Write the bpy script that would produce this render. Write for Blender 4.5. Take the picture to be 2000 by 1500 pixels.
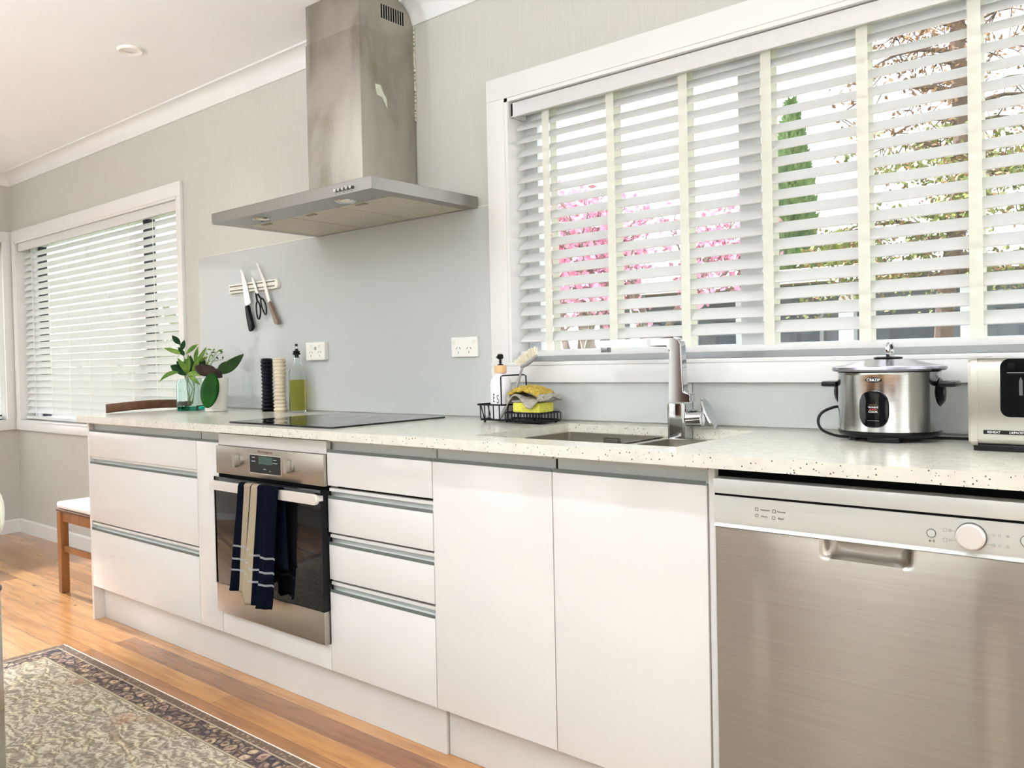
import bpy, bmesh, math, random
from mathutils import Vector, Matrix
PI = math.pi
random.seed(7)
for o in list(bpy.data.objects): bpy.data.objects.remove(o)
S = bpy.context.scene
COL = S.collection

# ------------------------------------------------------------------ camera
cam_d = bpy.data.cameras.new('camera'); cam = bpy.data.objects.new('camera', cam_d); COL.objects.link(cam)
cam_d.sensor_fit = 'HORIZONTAL'; cam_d.sensor_width = 36
cam_d.lens = 1623.7165 * 36 / 2000
cam_d.shift_x = 62.0751 / 2000; cam_d.shift_y = -14.8669 / 2000
cam_d.clip_start = .02; cam_d.clip_end = 200
R_ = Vector((0.75551082, 0.65477439, -0.0217691)); U_ = Vector((0.00398448, 0.02863533, 0.99958198)); F_ = Vector((-0.65512405, 0.75528175, -0.01902536))
m = Matrix((R_, U_, -F_)).transposed().to_4x4(); m.translation = Vector((0.15289919, -2.21773133, 1.10211763))
cam.matrix_world = m
S.camera = cam
# ------------------------------------------------------------------ light
S.view_settings.view_transform = 'Standard'; S.view_settings.look = 'None'
S.view_settings.exposure = 0.31; S.view_settings.gamma = 1.0; S.view_settings.use_curve_mapping = False
W = bpy.data.worlds.new('sky'); S.world = W; W.use_nodes = True
wn = W.node_tree.nodes; wl = W.node_tree.links
bg = wn['Background']
tc = wn.new('ShaderNodeTexCoord'); sp = wn.new('ShaderNodeSeparateXYZ'); cr = wn.new('ShaderNodeValToRGB')
wl.new(tc.outputs['Generated'], sp.inputs[0]); wl.new(sp.outputs['Z'], cr.inputs[0]); wl.new(cr.outputs[0], bg.inputs[0])
cr.color_ramp.elements[0].color = (.50, .50, .46, 1); cr.color_ramp.elements[0].position = .0
e = cr.color_ramp.elements.new(.03); e.color = (.97, .98, 1, 1)
cr.color_ramp.elements[-1].color = (.90, .95, 1, 1)
bg.inputs['Strength'].default_value = 3.3

def area(name, loc, rot, sx, sy, power, col=(1, 1, 1), spread=None):
    l = bpy.data.lights.new(name, 'AREA'); l.shape = 'RECTANGLE'; l.size = sx; l.size_y = sy; l.energy = power; l.color = col
    if spread: l.spread = spread
    o = bpy.data.objects.new(name, l); COL.objects.link(o); o.location = loc; o.rotation_euler = rot
    return o
# added fill lights outside unseen, assumed glazing behind and right of the camera
area('fill_patio_doors', (1.2, -4.75, 1.25), (PI/2, 0, 0), 2.2, 2.1, 16, (.84, .93, 1))
area('fill_dining_window', (-4.35, -4.75, 1.35), (PI/2, 0, 0), 2.3, 1.5, 16, (.84, .93, 1))
area('fill_right_doors', (2.86, -2.4, 1.3), (0, PI/2, 0), 1.9, 2.4, 14, (.84, .93, 1))
sun_d = bpy.data.lights.new('low_sun', 'SUN'); sun_d.energy = 15; sun_d.angle = math.radians(3); sun_d.color = (.93, .96, 1)
sun = bpy.data.objects.new('low_sun', sun_d); COL.objects.link(sun); sun.location = (-12, -1, 8)
sun.rotation_euler = Vector((.85, .02, -.53)).to_track_quat('-Z', 'Y').to_euler()

# ------------------------------------------------------------------ materials
MATS = {}
def nodes(name):
    mt = bpy.data.materials.new(name); mt.use_nodes = True
    nt = mt.node_tree; b = nt.nodes['Principled BSDF']
    return mt, nt.nodes, nt.links, b
def mat(name, col, rough=.5, metal=0., spec=.5, coat=0., coat_r=.05, var=0., scale=12., bump=0., bscale=80., stretch=None, emit=None, es=1., sss=0, sheen=0):
    if name in MATS: return MATS[name]
    mt, N, L, b = nodes(name)
    b.inputs['Base Color'].default_value = (*col, 1); b.inputs['Roughness'].default_value = rough; b.inputs['Metallic'].default_value = metal
    b.inputs['Specular IOR Level'].default_value = spec; b.inputs['Coat Weight'].default_value = coat; b.inputs['Coat Roughness'].default_value = coat_r
    if sheen: b.inputs['Sheen Weight'].default_value = sheen
    if emit: b.inputs['Emission Color'].default_value = (*emit, 1); b.inputs['Emission Strength'].default_value = es
    tcn = N.new('ShaderNodeTexCoord'); mp = N.new('ShaderNodeMapping'); L.new(tcn.outputs['Object'], mp.inputs[0])
    if stretch: mp.inputs['Scale'].default_value = stretch
    nz = N.new('ShaderNodeTexNoise'); nz.inputs['Scale'].default_value = scale; nz.inputs['Detail'].default_value = 4; L.new(mp.outputs[0], nz.inputs[0])
    if var:
        r = N.new('ShaderNodeValToRGB'); L.new(nz.outputs['Fac'], r.inputs[0])
        r.color_ramp.elements[0].position = .3; r.color_ramp.elements[1].position = .7
        r.color_ramp.elements[0].color = (*[max(0, c*(1-var)) for c in col], 1); r.color_ramp.elements[1].color = (*[min(1, c*(1+var)) for c in col], 1)
        L.new(r.outputs[0], b.inputs['Base Color'])
    if bump:
        n2 = N.new('ShaderNodeTexNoise'); n2.inputs['Scale'].default_value = bscale; n2.inputs['Detail'].default_value = 3; L.new(mp.outputs[0], n2.inputs[0])
        bp = N.new('ShaderNodeBump'); bp.inputs['Strength'].default_value = bump; bp.inputs['Distance'].default_value = .002
        L.new(n2.outputs['Fac'], bp.inputs['Height']); L.new(bp.outputs[0], b.inputs['Normal'])
    MATS[name] = mt
    return mt
def glass_pane(name, tint=(1, 1, 1), refl=.06):
    mt, N, L, b = nodes(name); N.remove(b)
    t = N.new('ShaderNodeBsdfTransparent'); t.inputs[0].default_value = (*tint, 1)
    g = N.new('ShaderNodeBsdfGlossy'); g.inputs['Roughness'].default_value = .02
    lw = N.new('ShaderNodeLayerWeight'); lw.inputs['Blend'].default_value = .25
    mm = N.new('ShaderNodeMath'); mm.operation = 'MULTIPLY_ADD'; mm.inputs[1].default_value = .5; mm.inputs[2].default_value = refl; L.new(lw.outputs['Fresnel'], mm.inputs[0])
    mx = N.new('ShaderNodeMixShader'); L.new(mm.outputs[0], mx.inputs[0]); L.new(t.outputs[0], mx.inputs[1]); L.new(g.outputs[0], mx.inputs[2])
    L.new(mx.outputs[0], N['Material Output'].inputs[0]); return mt
def translucent(name, col, f):
    mt, N, L, b = nodes(name); b.inputs['Base Color'].default_value = (*col, 1); b.inputs['Roughness'].default_value = .45
    O = N.new('ShaderNodeTexCoord').outputs['Object']; n = N.new('ShaderNodeTexNoise'); n.inputs['Scale'].default_value = 60; L.new(O, n.inputs[0])
    L.new(ramp(N, L, n.outputs['Fac'], [(.3, tuple(c*.97 for c in col)), (.7, col)]), b.inputs['Base Color'])
    t = N.new('ShaderNodeBsdfTranslucent'); t.inputs[0].default_value = (*col, 1); mx = N.new('ShaderNodeMixShader'); mx.inputs[0].default_value = f
    L.new(b.outputs[0], mx.inputs[1]); L.new(t.outputs[0], mx.inputs[2]); L.new(mx.outputs[0], N['Material Output'].inputs[0]); return mt
def ramp(N, L, src, stops):
    r = N.new('ShaderNodeValToRGB'); L.new(src, r.inputs[0]); el = r.color_ramp.elements
    while len(el) > 1: el.remove(el[-1])
    el[0].position = stops[0][0]; el[0].color = (*stops[0][1], 1)
    for p, c in stops[1:]:
        e = el.new(p); e.color = (*c, 1)
    return r.outputs[0]
def mixc(N, L, fac, a, b2, mode='MIX'):
    n = N.new('ShaderNodeMix'); n.data_type = 'RGBA'; n.blend_type = mode
    for i, s in ((0, fac), (6, a), (7, b2)):
        if hasattr(s, 'links'): L.new(s, n.inputs[i])
        elif i == 0: n.inputs[0].default_value = s
        else: n.inputs[i].default_value = (*s, 1)
    return n.outputs[2]
def mth(N, L, op, a, b2=None, c=None):
    n = N.new('ShaderNodeMath'); n.operation = op
    for i, s in enumerate((a, b2, c)):
        if s is None: continue
        if hasattr(s, 'links'): L.new(s, n.inputs[i])
        else: n.inputs[i].default_value = s
    return n.outputs[0]
def tex(N, L, kind, vec, **kw):
    n = N.new('ShaderNodeTex' + kind); L.new(vec, n.inputs['Vector'])
    for k, v in kw.items():
        if k in ('feature', 'distance', 'wave_type', 'bands_direction'): setattr(n, k, v)
        else: n.inputs[k.replace('_', ' ')].default_value = v
    return n
def vec_scaled(N, L, out, sc, rot=(0, 0, 0), loc=(0, 0, 0)):
    mp = N.new('ShaderNodeMapping'); mp.inputs['Scale'].default_value = sc; mp.inputs['Rotation'].default_value = rot; mp.inputs['Location'].default_value = loc; L.new(out, mp.inputs[0]); return mp.outputs[0]

def m_floor():
    mt, N, L, b = nodes('honey_timber_floorboards')
    tcn = N.new('ShaderNodeTexCoord'); O = tcn.outputs['Object']
    br = N.new('ShaderNodeTexBrick'); L.new(O, br.inputs[0]); br.offset = .37; br.offset_frequency = 2
    br.inputs['Scale'].default_value = 1; br.inputs['Brick Width'].default_value = 2.3; br.inputs['Row Height'].default_value = .086
    br.inputs['Mortar Size'].default_value = .0009; br.inputs['Mortar Smooth'].default_value = .2; br.inputs['Bias'].default_value = 0
    br.inputs['Color1'].default_value = (0, 0, 0, 1); br.inputs['Color2'].default_value = (1, 1, 1, 1); br.inputs['Mortar'].default_value = (.5, .5, .5, 1)
    base = ramp(N, L, br.outputs['Color'], [(0, (.23, .088, .026)), (.35, (.41, .185, .060)), (.7, (.53, .27, .098)), (1, (.32, .14, .043))])
    v1 = vec_scaled(N, L, O, (1.1, 14, 1)); g = tex(N, L, 'Noise', v1, Scale=3.2, Detail=6, Distortion=.6)
    grain = ramp(N, L, g.outputs['Fac'], [(.3, (.66, .6, .55)), (.55, (1, 1, 1)), (.75, (1.1, 1.08, 1.02))])
    c = mixc(N, L, .75, base, grain, 'MULTIPLY')
    v2 = vec_scaled(N, L, O, (1.4, 4, 1)); bl = tex(N, L, 'Noise', v2, Scale=2.1, Detail=3)
    blot = ramp(N, L, bl.outputs['Fac'], [(.32, (.72, .60, .48)), (.52, (1, 1, 1))])
    c = mixc(N, L, .6, c, blot, 'MULTIPLY')
    vo = tex(N, L, 'Voronoi', vec_scaled(N, L, O, (2.2, 5.5, 1)), Scale=1.3); kn = ramp(N, L, vo.outputs['Distance'], [(.02, (.25, .12, .05)), (.07, (1, 1, 1))])
    c = mixc(N, L, .8, c, kn, 'MULTIPLY')
    c = mixc(N, L, br.outputs['Fac'], c, (.10, .05, .02))
    L.new(c, b.inputs['Base Color'])
    b.inputs['Roughness'].default_value = .24; b.inputs['Coat Weight'].default_value = .5; b.inputs['Coat Roughness'].default_value = .16
    bp = N.new('ShaderNodeBump'); bp.inputs['Strength'].default_value = .25; bp.inputs['Distance'].default_value = .001; L.new(mth(N, L, 'SUBTRACT', bl.outputs['Fac'], br.outputs['Fac']), bp.inputs['Height']); L.new(bp.outputs[0], b.inputs['Normal'])
    return mt
def m_wall():
    mt, N, L, b = nodes('greige_textured_wallpaper')
    O = N.new('ShaderNodeTexCoord').outputs['Object']
    n = tex(N, L, 'Noise', vec_scaled(N, L, O, (160, 160, 5)), Scale=1.2, Detail=4)
    c = ramp(N, L, n.outputs['Fac'], [(.3, (.525, .515, .465)), (.7, (.565, .555, .505))]); L.new(c, b.inputs['Base Color'])
    b.inputs['Roughness'].default_value = .7
    bp = N.new('ShaderNodeBump'); bp.inputs['Strength'].default_value = .22; bp.inputs['Distance'].default_value = .001; L.new(n.outputs['Fac'], bp.inputs['Height']); L.new(bp.outputs[0], b.inputs['Normal'])
    return mt
def m_stone():
    mt, N, L, b = nodes('speckled_cream_engineered_stone')
    O = N.new('ShaderNodeTexCoord').outputs['Object']
    n = tex(N, L, 'Noise', O, Scale=38, Detail=4)
    c = ramp(N, L, n.outputs['Fac'], [(.3, (.60, .575, .50)), (.7, (.68, .66, .585))])
    v = tex(N, L, 'Voronoi', O, Scale=165); sz = N.new('ShaderNodeSeparateColor'); L.new(v.outputs['Color'], sz.inputs[0])
    lim = mth(N, L, 'MULTIPLY', sz.outputs[0], .31)
    spot = mth(N, L, 'MULTIPLY', mth(N, L, 'LESS_THAN', v.outputs['Distance'], lim), mth(N, L, 'GREATER_THAN', sz.outputs[1], .74))
    c = mixc(N, L, mth(N, L, 'MULTIPLY', spot, .9), c, (.06, .05, .03))
    v2 = tex(N, L, 'Voronoi', vec_scaled(N, L, O, (1, 1, 1), loc=(3, 1, 2)), Scale=80); s2 = N.new('ShaderNodeSeparateColor'); L.new(v2.outputs['Color'], s2.inputs[0])
    sp2 = mth(N, L, 'MULTIPLY', mth(N, L, 'LESS_THAN', v2.outputs['Distance'], .2), mth(N, L, 'GREATER_THAN', s2.outputs[1], .8))
    c = mixc(N, L, mth(N, L, 'MULTIPLY', sp2, .5), c, (.82, .78, .66))
    L.new(c, b.inputs['Base Color']); b.inputs['Roughness'].default_value = .2; b.inputs['Specular IOR Level'].default_value = .8; b.inputs['Coat Roughness'].default_value = .06
    return mt
def m_steel(name, col=(.60, .57, .53), rough=.28, streak=(2, 2, 90), smudge=.0, aniso=.5, vs=1.):
    mt, N, L, b = nodes(name)
    O = N.new('ShaderNodeTexCoord').outputs['Object']
    n = tex(N, L, 'Noise', vec_scaled(N, L, O, streak), Scale=3, Detail=5)
    c = ramp(N, L, n.outputs['Fac'], [(.3, tuple(k*(1-.07*vs) for k in col)), (.7, tuple(min(1, k*(1+.07*vs)) for k in col))])
    r = mth(N, L, 'MULTIPLY_ADD', n.outputs['Fac'], .12, rough-.06)
    if smudge:
        s = tex(N, L, 'Noise', vec_scaled(N, L, O, (1, 1, .55)), Scale=5.5, Detail=6, Distortion=.8)
        sm = ramp(N, L, s.outputs['Fac'], [(.34, (.62, .58, .50)), (.50, (.95, .93, .9)), (.64, (1.08, 1.05, 1.0))])
        c = mixc(N, L, smudge, c, sm, 'MULTIPLY'); r = mth(N, L, 'MULTIPLY_ADD', s.outputs['Fac'], .18, r)
    L.new(c, b.inputs['Base Color']); L.new(r, b.inputs['Roughness']); b.inputs['Metallic'].default_value = 1
    b.inputs['Anisotropic'].default_value = aniso
    return mt
def m_rug():
    mt, N, L, b = nodes('faded_persian_rug_pile')
    O = N.new('ShaderNodeTexCoord').outputs['Object']; sp = N.new('ShaderNodeSeparateXYZ'); L.new(O, sp.inputs[0])
    # object origin = the rug's near-window corner: x grows along the cabinets, -y into the room
    X = sp.outputs[0]; Y = mth(N, L, 'MULTIPLY', sp.outputs[1], -1)
    dd = mth(N, L, 'MINIMUM', X, Y)
    wob = tex(N, L, 'Noise', O, Scale=11, Detail=5, Distortion=1.5)
    wv = tex(N, L, 'Noise', O, Scale=6, Detail=2)
    P = N.new('ShaderNodeVectorMath'); P.operation = 'MULTIPLY_ADD'; L.new(wv.outputs['Color'], P.inputs[0]); P.inputs[1].default_value = (.07, .07, 0); L.new(O, P.inputs[2]); P = P.outputs[0]
    # field
    vein = tex(N, L, 'Voronoi', P, Scale=9, feature='DISTANCE_TO_EDGE'); fl = tex(N, L, 'Voronoi', P, Scale=34)
    P2 = N.new('ShaderNodeVectorMath'); P2.operation = 'MULTIPLY_ADD'; L.new(wob.outputs['Color'], P2.inputs[0]); P2.inputs[1].default_value = (.10, .10, 0); L.new(O, P2.inputs[2]); P2 = vec_scaled(N, L, P2.outputs[0], (1, 1.9, 1))
    w1 = N.new('ShaderNodeTexWave'); w1.wave_type = 'RINGS'; w1.inputs['Scale'].default_value = 5.5; w1.inputs['Distortion'].default_value = 9; w1.inputs['Detail'].default_value = 4; w1.inputs['Detail Scale'].default_value = 2.2; L.new(P2, w1.inputs['Vector'])
    field = ramp(N, L, w1.outputs['Fac'], [(.0, (.26, .23, .18)), (.25, (.34, .305, .24)), (.6, (.42, .38, .30)), (.9, (.54, .50, .39))])
    sp1 = tex(N, L, 'Noise', O, Scale=95, Detail=4, Roughness=.75)
    field = mixc(N, L, .85, field, ramp(N, L, sp1.outputs['Fac'], [(.34, (.36, .34, .30)), (.45, (.86, .84, .80)), (.56, (1.03, 1.03, 1.0)), (.68, (1.3, 1.28, 1.20))]), 'MULTIPLY')
    ed = ramp(N, L, vein.outputs['Distance'], [(.0, (1.35, 1.3, 1.15)), (.03, (1.1, 1.05, .95)), (.05, (.72, .69, .62)), (.09, (1, 1, 1))])
    field = mixc(N, L, mth(N, L, 'MULTIPLY', mth(N, L, 'GREATER_THAN', wv.outputs['Fac'], .47), .8), field, ed, 'MULTIPLY')
    fc = N.new('ShaderNodeSeparateColor'); L.new(fl.outputs['Color'], fc.inputs[0])
    dark = mth(N, L, 'MULTIPLY', mth(N, L, 'LESS_THAN', fl.outputs['Distance'], .26), mth(N, L, 'GREATER_THAN', fc.outputs[0], .80)); field = mixc(N, L, mth(N, L, 'MULTIPLY', dark, .5), field, (.12, .12, .10))
    big = tex(N, L, 'Noise', O, Scale=3.1, Detail=4)
    rust = ramp(N, L, big.outputs['Fac'], [(.62, (0, 0, 0)), (.70, (1, 1, 1))]); field = mixc(N, L, mth(N, L, 'MULTIPLY', mth(N, L, 'MULTIPLY', rust, mth(N, L, 'GREATER_THAN', sp1.outputs['Fac'], .48)), .7), field, (.36, .17, .10))
    grn = ramp(N, L, big.outputs['Fac'], [(.34, (1, 1, 1)), (.40, (0, 0, 0))]); field = mixc(N, L, mth(N, L, 'MULTIPLY', grn, .35), field, (.16, .18, .12))
    # border
    bv = tex(N, L, 'Voronoi', P, Scale=24); be = tex(N, L, 'Voronoi', P, Scale=24, feature='DISTANCE_TO_EDGE')
    bc = N.new('ShaderNodeSeparateColor'); L.new(bv.outputs['Color'], bc.inputs[0])
    med = ramp(N, L, bc.outputs[0], [(0, (.30, .24, .17)), (.3, (.17, .15, .15)), (.5, (.40, .34, .24)), (.7, (.28, .22, .20)), (1, (.46, .40, .30))])
    ring = ramp(N, L, bv.outputs['Distance'], [(.0, (1.1, 1, .9)), (.18, (.5, .42, .38)), (.25, (1.25, 1.2, 1.1)), (.42, (.9, .85, .8)), (.50, (.3, .26, .28)), (.62, (.8, .75, .7))])
    bord = mixc(N, L, 1, med, ring, 'MULTIPLY'); bord = mixc(N, L, .8, bord, ramp(N, L, tex(N, L, 'Noise', O, Scale=55, Detail=3).outputs['Fac'], [(.38, (.6, .56, .56)), (.6, (1.5, 1.42, 1.3))]), 'MULTIPLY')
    bord = mixc(N, L, mth(N, L, 'MULTIPLY', mth(N, L, 'LESS_THAN', be.outputs['Distance'], .075), .8), bord, (.045, .042, .052))
    outer = mixc(N, L, .8, (.26, .20, .15), ramp(N, L, tex(N, L, 'Voronoi', O, Scale=60).outputs['Distance'], [(.1, (1.5, 1.4, 1.2)), (.4, (.5, .45, .42))]), 'MULTIPLY')
    def band(v, lo, hi): return mth(N, L, 'MULTIPLY', mth(N, L, 'GREATER_THAN', v, lo), mth(N, L, 'LESS_THAN', v, hi))
    c = mixc(N, L, mth(N, L, 'LESS_THAN', dd, .118), field, bord)
    c = mixc(N, L, band(dd, .110, .122), c, (.24, .20, .13)); c = mixc(N, L, band(dd, .114, .118), c, (.50, .44, .32))
    c = mixc(N, L, mth(N, L, 'LESS_THAN', dd, .036), c, outer); c = mixc(N, L, band(dd, .034, .040), c, (.42, .35, .26))
    c = mixc(N, L, mth(N, L, 'LESS_THAN', Y, .006), c, (.86, .78, .66))
    fd = ramp(N, L, X, [(0, (1.7, 1.6, 1.45)), (.55, (1, 1, 1))])
    c = mixc(N, L, 1, c, (.86, .81, .80), 'MULTIPLY'); L.new(c, b.inputs['Base Color']); b.inputs['Roughness'].default_value = .95; b.inputs['Specular IOR Level'].default_value = .15
    bp = N.new('ShaderNodeBump'); bp.inputs['Strength'].default_value = .5; bp.inputs['Distance'].default_value = .003
    L.new(tex(N, L, 'Noise', O, Scale=240, Detail=2).outputs['Fac'], bp.inputs['Height']); L.new(bp.outputs[0], b.inputs['Normal'])
    return mt
def m_towel():
    mt, N, L, b = nodes('navy_towel_with_tan_stripes')
    uv = N.new('ShaderNodeUVMap'); uv.uv_map = 'uv'; sp = N.new('ShaderNodeSeparateXYZ'); L.new(uv.outputs[0], sp.inputs[0]); u, v = sp.outputs[0], sp.outputs[1]
    def band(a, lo, hi): return mth(N, L, 'MULTIPLY', mth(N, L, 'GREATER_THAN', a, lo), mth(N, L, 'LESS_THAN', a, hi))
    O = N.new('ShaderNodeTexCoord').outputs['Object']; nz = tex(N, L, 'Noise', O, Scale=300, Detail=2)
    c = ramp(N, L, nz.outputs['Fac'], [(.3, (.0015, .0025, .006)), (.7, (.0045, .0065, .013))])
    c = mixc(N, L, mth(N, L, 'ADD', band(u, .15, .32), band(u, .345, .50)), c, (.30, .24, .165))
    for lo in (.12, .185, .26): c = mixc(N, L, mth(N, L, 'MULTIPLY', band(v, lo, lo+.011), .7), c, (.30, .31, .32))
    L.new(c, b.inputs['Base Color']); b.inputs['Roughness'].default_value = .95; b.inputs['Specular IOR Level'].default_value = .02
    bp = N.new('ShaderNodeBump'); bp.inputs['Strength'].default_value = .6; bp.inputs['Distance'].default_value = .002; L.new(nz.outputs['Fac'], bp.inputs['Height']); L.new(bp.outputs[0], b.inputs['Normal'])
    return mt
def m_dw():
    mt, N, L, b = nodes('brushed_steel_dishwasher_door')
    O = N.new('ShaderNodeTexCoord').outputs['Object']
    n2 = tex(N, L, 'Noise', vec_scaled(N, L, O, (1.2, 1.2, 60)), Scale=3, Detail=4)
    L.new(ramp(N, L, n2.outputs['Fac'], [(.3, (.385, .35, .305)), (.7, (.42, .385, .335))]), b.inputs['Base Color'])
    b.inputs['Metallic'].default_value = 1; b.inputs['Roughness'].default_value = .30
    b.inputs['Anisotropic'].default_value = .95; b.inputs['Anisotropic Rotation'].default_value = 0.25
    tg = N.new('ShaderNodeTangent'); tg.direction_type = 'UV_MAP'; tg.uv_map = 'uv'; L.new(tg.outputs[0], b.inputs['Tangent'])
    return mt
def m_filter():
    mt, N, L, b = nodes('aluminium_mesh_filter')
    O = N.new('ShaderNodeTexCoord').outputs['Object']; v = tex(N, L, 'Voronoi', O, Scale=230)
    c = ramp(N, L, v.outputs['Distance'], [(.1, (.76, .71, .60)), (.6, (.52, .48, .39))]); L.new(c, b.inputs['Base Color']); b.inputs['Roughness'].default_value = .55; b.inputs['Metallic'].default_value = .35
    return mt
def real_glass(name, col, rough=0., ior=1.45, dens=None):
    mt, N, L, b = nodes(name)
    b.inputs['Base Color'].default_value = (*col, 1); b.inputs['Transmission Weight'].default_value = 1; b.inputs['Roughness'].default_value = rough; b.inputs['IOR'].default_value = ior
    return mt
def m_leaf(name, c1, c2, scale=9):
    mt, N, L, b = nodes(name)
    O = N.new('ShaderNodeTexCoord').outputs['Object']; n = tex(N, L, 'Noise', O, Scale=scale, Detail=3)
    L.new(ramp(N, L, n.outputs['Fac'], [(.35, c1), (.65, c2)]), b.inputs['Base Color']); b.inputs['Roughness'].default_value = .45; b.inputs['Specular IOR Level'].default_value = .18
    return mt
def m_wood(name, c1, c2, sc=(2, 30, 30), rough=.4):
    mt, N, L, b = nodes(name)
    O = N.new('ShaderNodeTexCoord').outputs['Object']; n = tex(N, L, 'Noise', vec_scaled(N, L, O, sc), Scale=2, Detail=5, Distortion=.8)
    L.new(ramp(N, L, n.outputs['Fac'], [(.3, c1), (.7, c2)]), b.inputs['Base Color']); b.inputs['Roughness'].default_value = rough
    return mt
FLOOR = m_floor(); WALL = m_wall(); STONE = m_stone(); RUG = m_rug(); TOWEL = m_towel(); FILT = m_filter()
CEIL = mat('warm_white_ceiling_paint', (.92, .915, .915), .8, var=.01, scale=4)
TRIM = mat('white_satin_trim_paint', (.78, .775, .755), .35, var=.01, scale=6)
CAB = mat('gloss_white_laminate', (.665, .645, .62), .14, spec=.45, coat=.0, coat_r=.03, var=.008, scale=2)
CABM = mat('white_laminate_carcass', (.66, .645, .62), .3, var=.01)
ALU = mat('anodised_aluminium', (.60, .62, .60), .45, metal=.35, var=.02, stretch=(1, 60, 60))
ALUD = mat('pull_lip_floor_reflection', (.10, .115, .105), .5, metal=.0, var=.02, stretch=(1, 60, 60))  # lip coloured dark for the floor its aluminium would reflect
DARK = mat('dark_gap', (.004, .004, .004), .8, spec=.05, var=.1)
SPLASH = mat('pale_grey_glass_splashback', (.50, .52, .505), .06, spec=.45, coat=.0, coat_r=.02, var=.01, scale=2)
SLAT = translucent('white_blind_slat', (.74, .735, .72), .05)
TAPE = translucent('cream_cotton_ladder_tape', (.95, .945, .88), .5)
UPVC = mat('white_window_frame', (.90, .93, .97), .35, var=.01)
DKFRAME = mat('dark_aluminium_window_frame', (.035, .045, .06), .4, var=.05)
GLASSP = glass_pane('clear_window_glass')
HSTEEL = m_steel('worn_brushed_steel_chimney', (.42, .40, .36), .40, (2, 2, 50), smudge=.8, vs=.4)
CSTEEL = m_steel('brushed_steel_canopy', (.35, .34, .32), .33, (1.5, 1.5, 80), vs=.3, aniso=0)
DWSTEEL = m_dw()
OVSTEEL = m_steel('brushed_steel_oven', (.44, .41, .37), .30, (1.2, 1.2, 80), vs=.5, aniso=0)
SINKST = m_steel('satin_steel_sink', (.36, .335, .29), .34, (1.5, 60, 60))
COOKST = m_steel('polished_steel_cooker', (.62, .63, .64), .14, (1, 1, 60), aniso=.5, vs=.5)
TOASTST = m_steel('brushed_steel_toaster', (.54, .525, .475), .30, (1.2, 60, 60), vs=.6)
SILV = mat('silver_painted_plastic', (.62, .63, .61), .38, metal=.35, var=.01)
SILVK = mat('warm_silver_knob', (.70, .66, .63), .35, metal=.3, var=.01)
CHROME = mat('polished_chrome', (.56, .57, .58), .06, metal=1, var=.01)
BLKGL = mat('black_glass', (.004, .005, .006), .03, spec=.5, var=.1)
BLKPL = mat('glossy_black_plastic', (.005, .005, .006), .28, spec=.22, var=.1)
BLKMT = mat('matte_black_wire', (.006, .0065, .009), .45, spec=.2, var=.1)
WHPL = mat('white_plastic', (.84, .82, .77), .35, var=.01)
INK = mat('dark_print', (.05, .05, .05), .6, var=.1)
GREYINK = mat('grey_print', (.32, .34, .32), .6, var=.05)
WHINK = mat('white_print', (.85, .85, .85), .6, var=.02)

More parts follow.
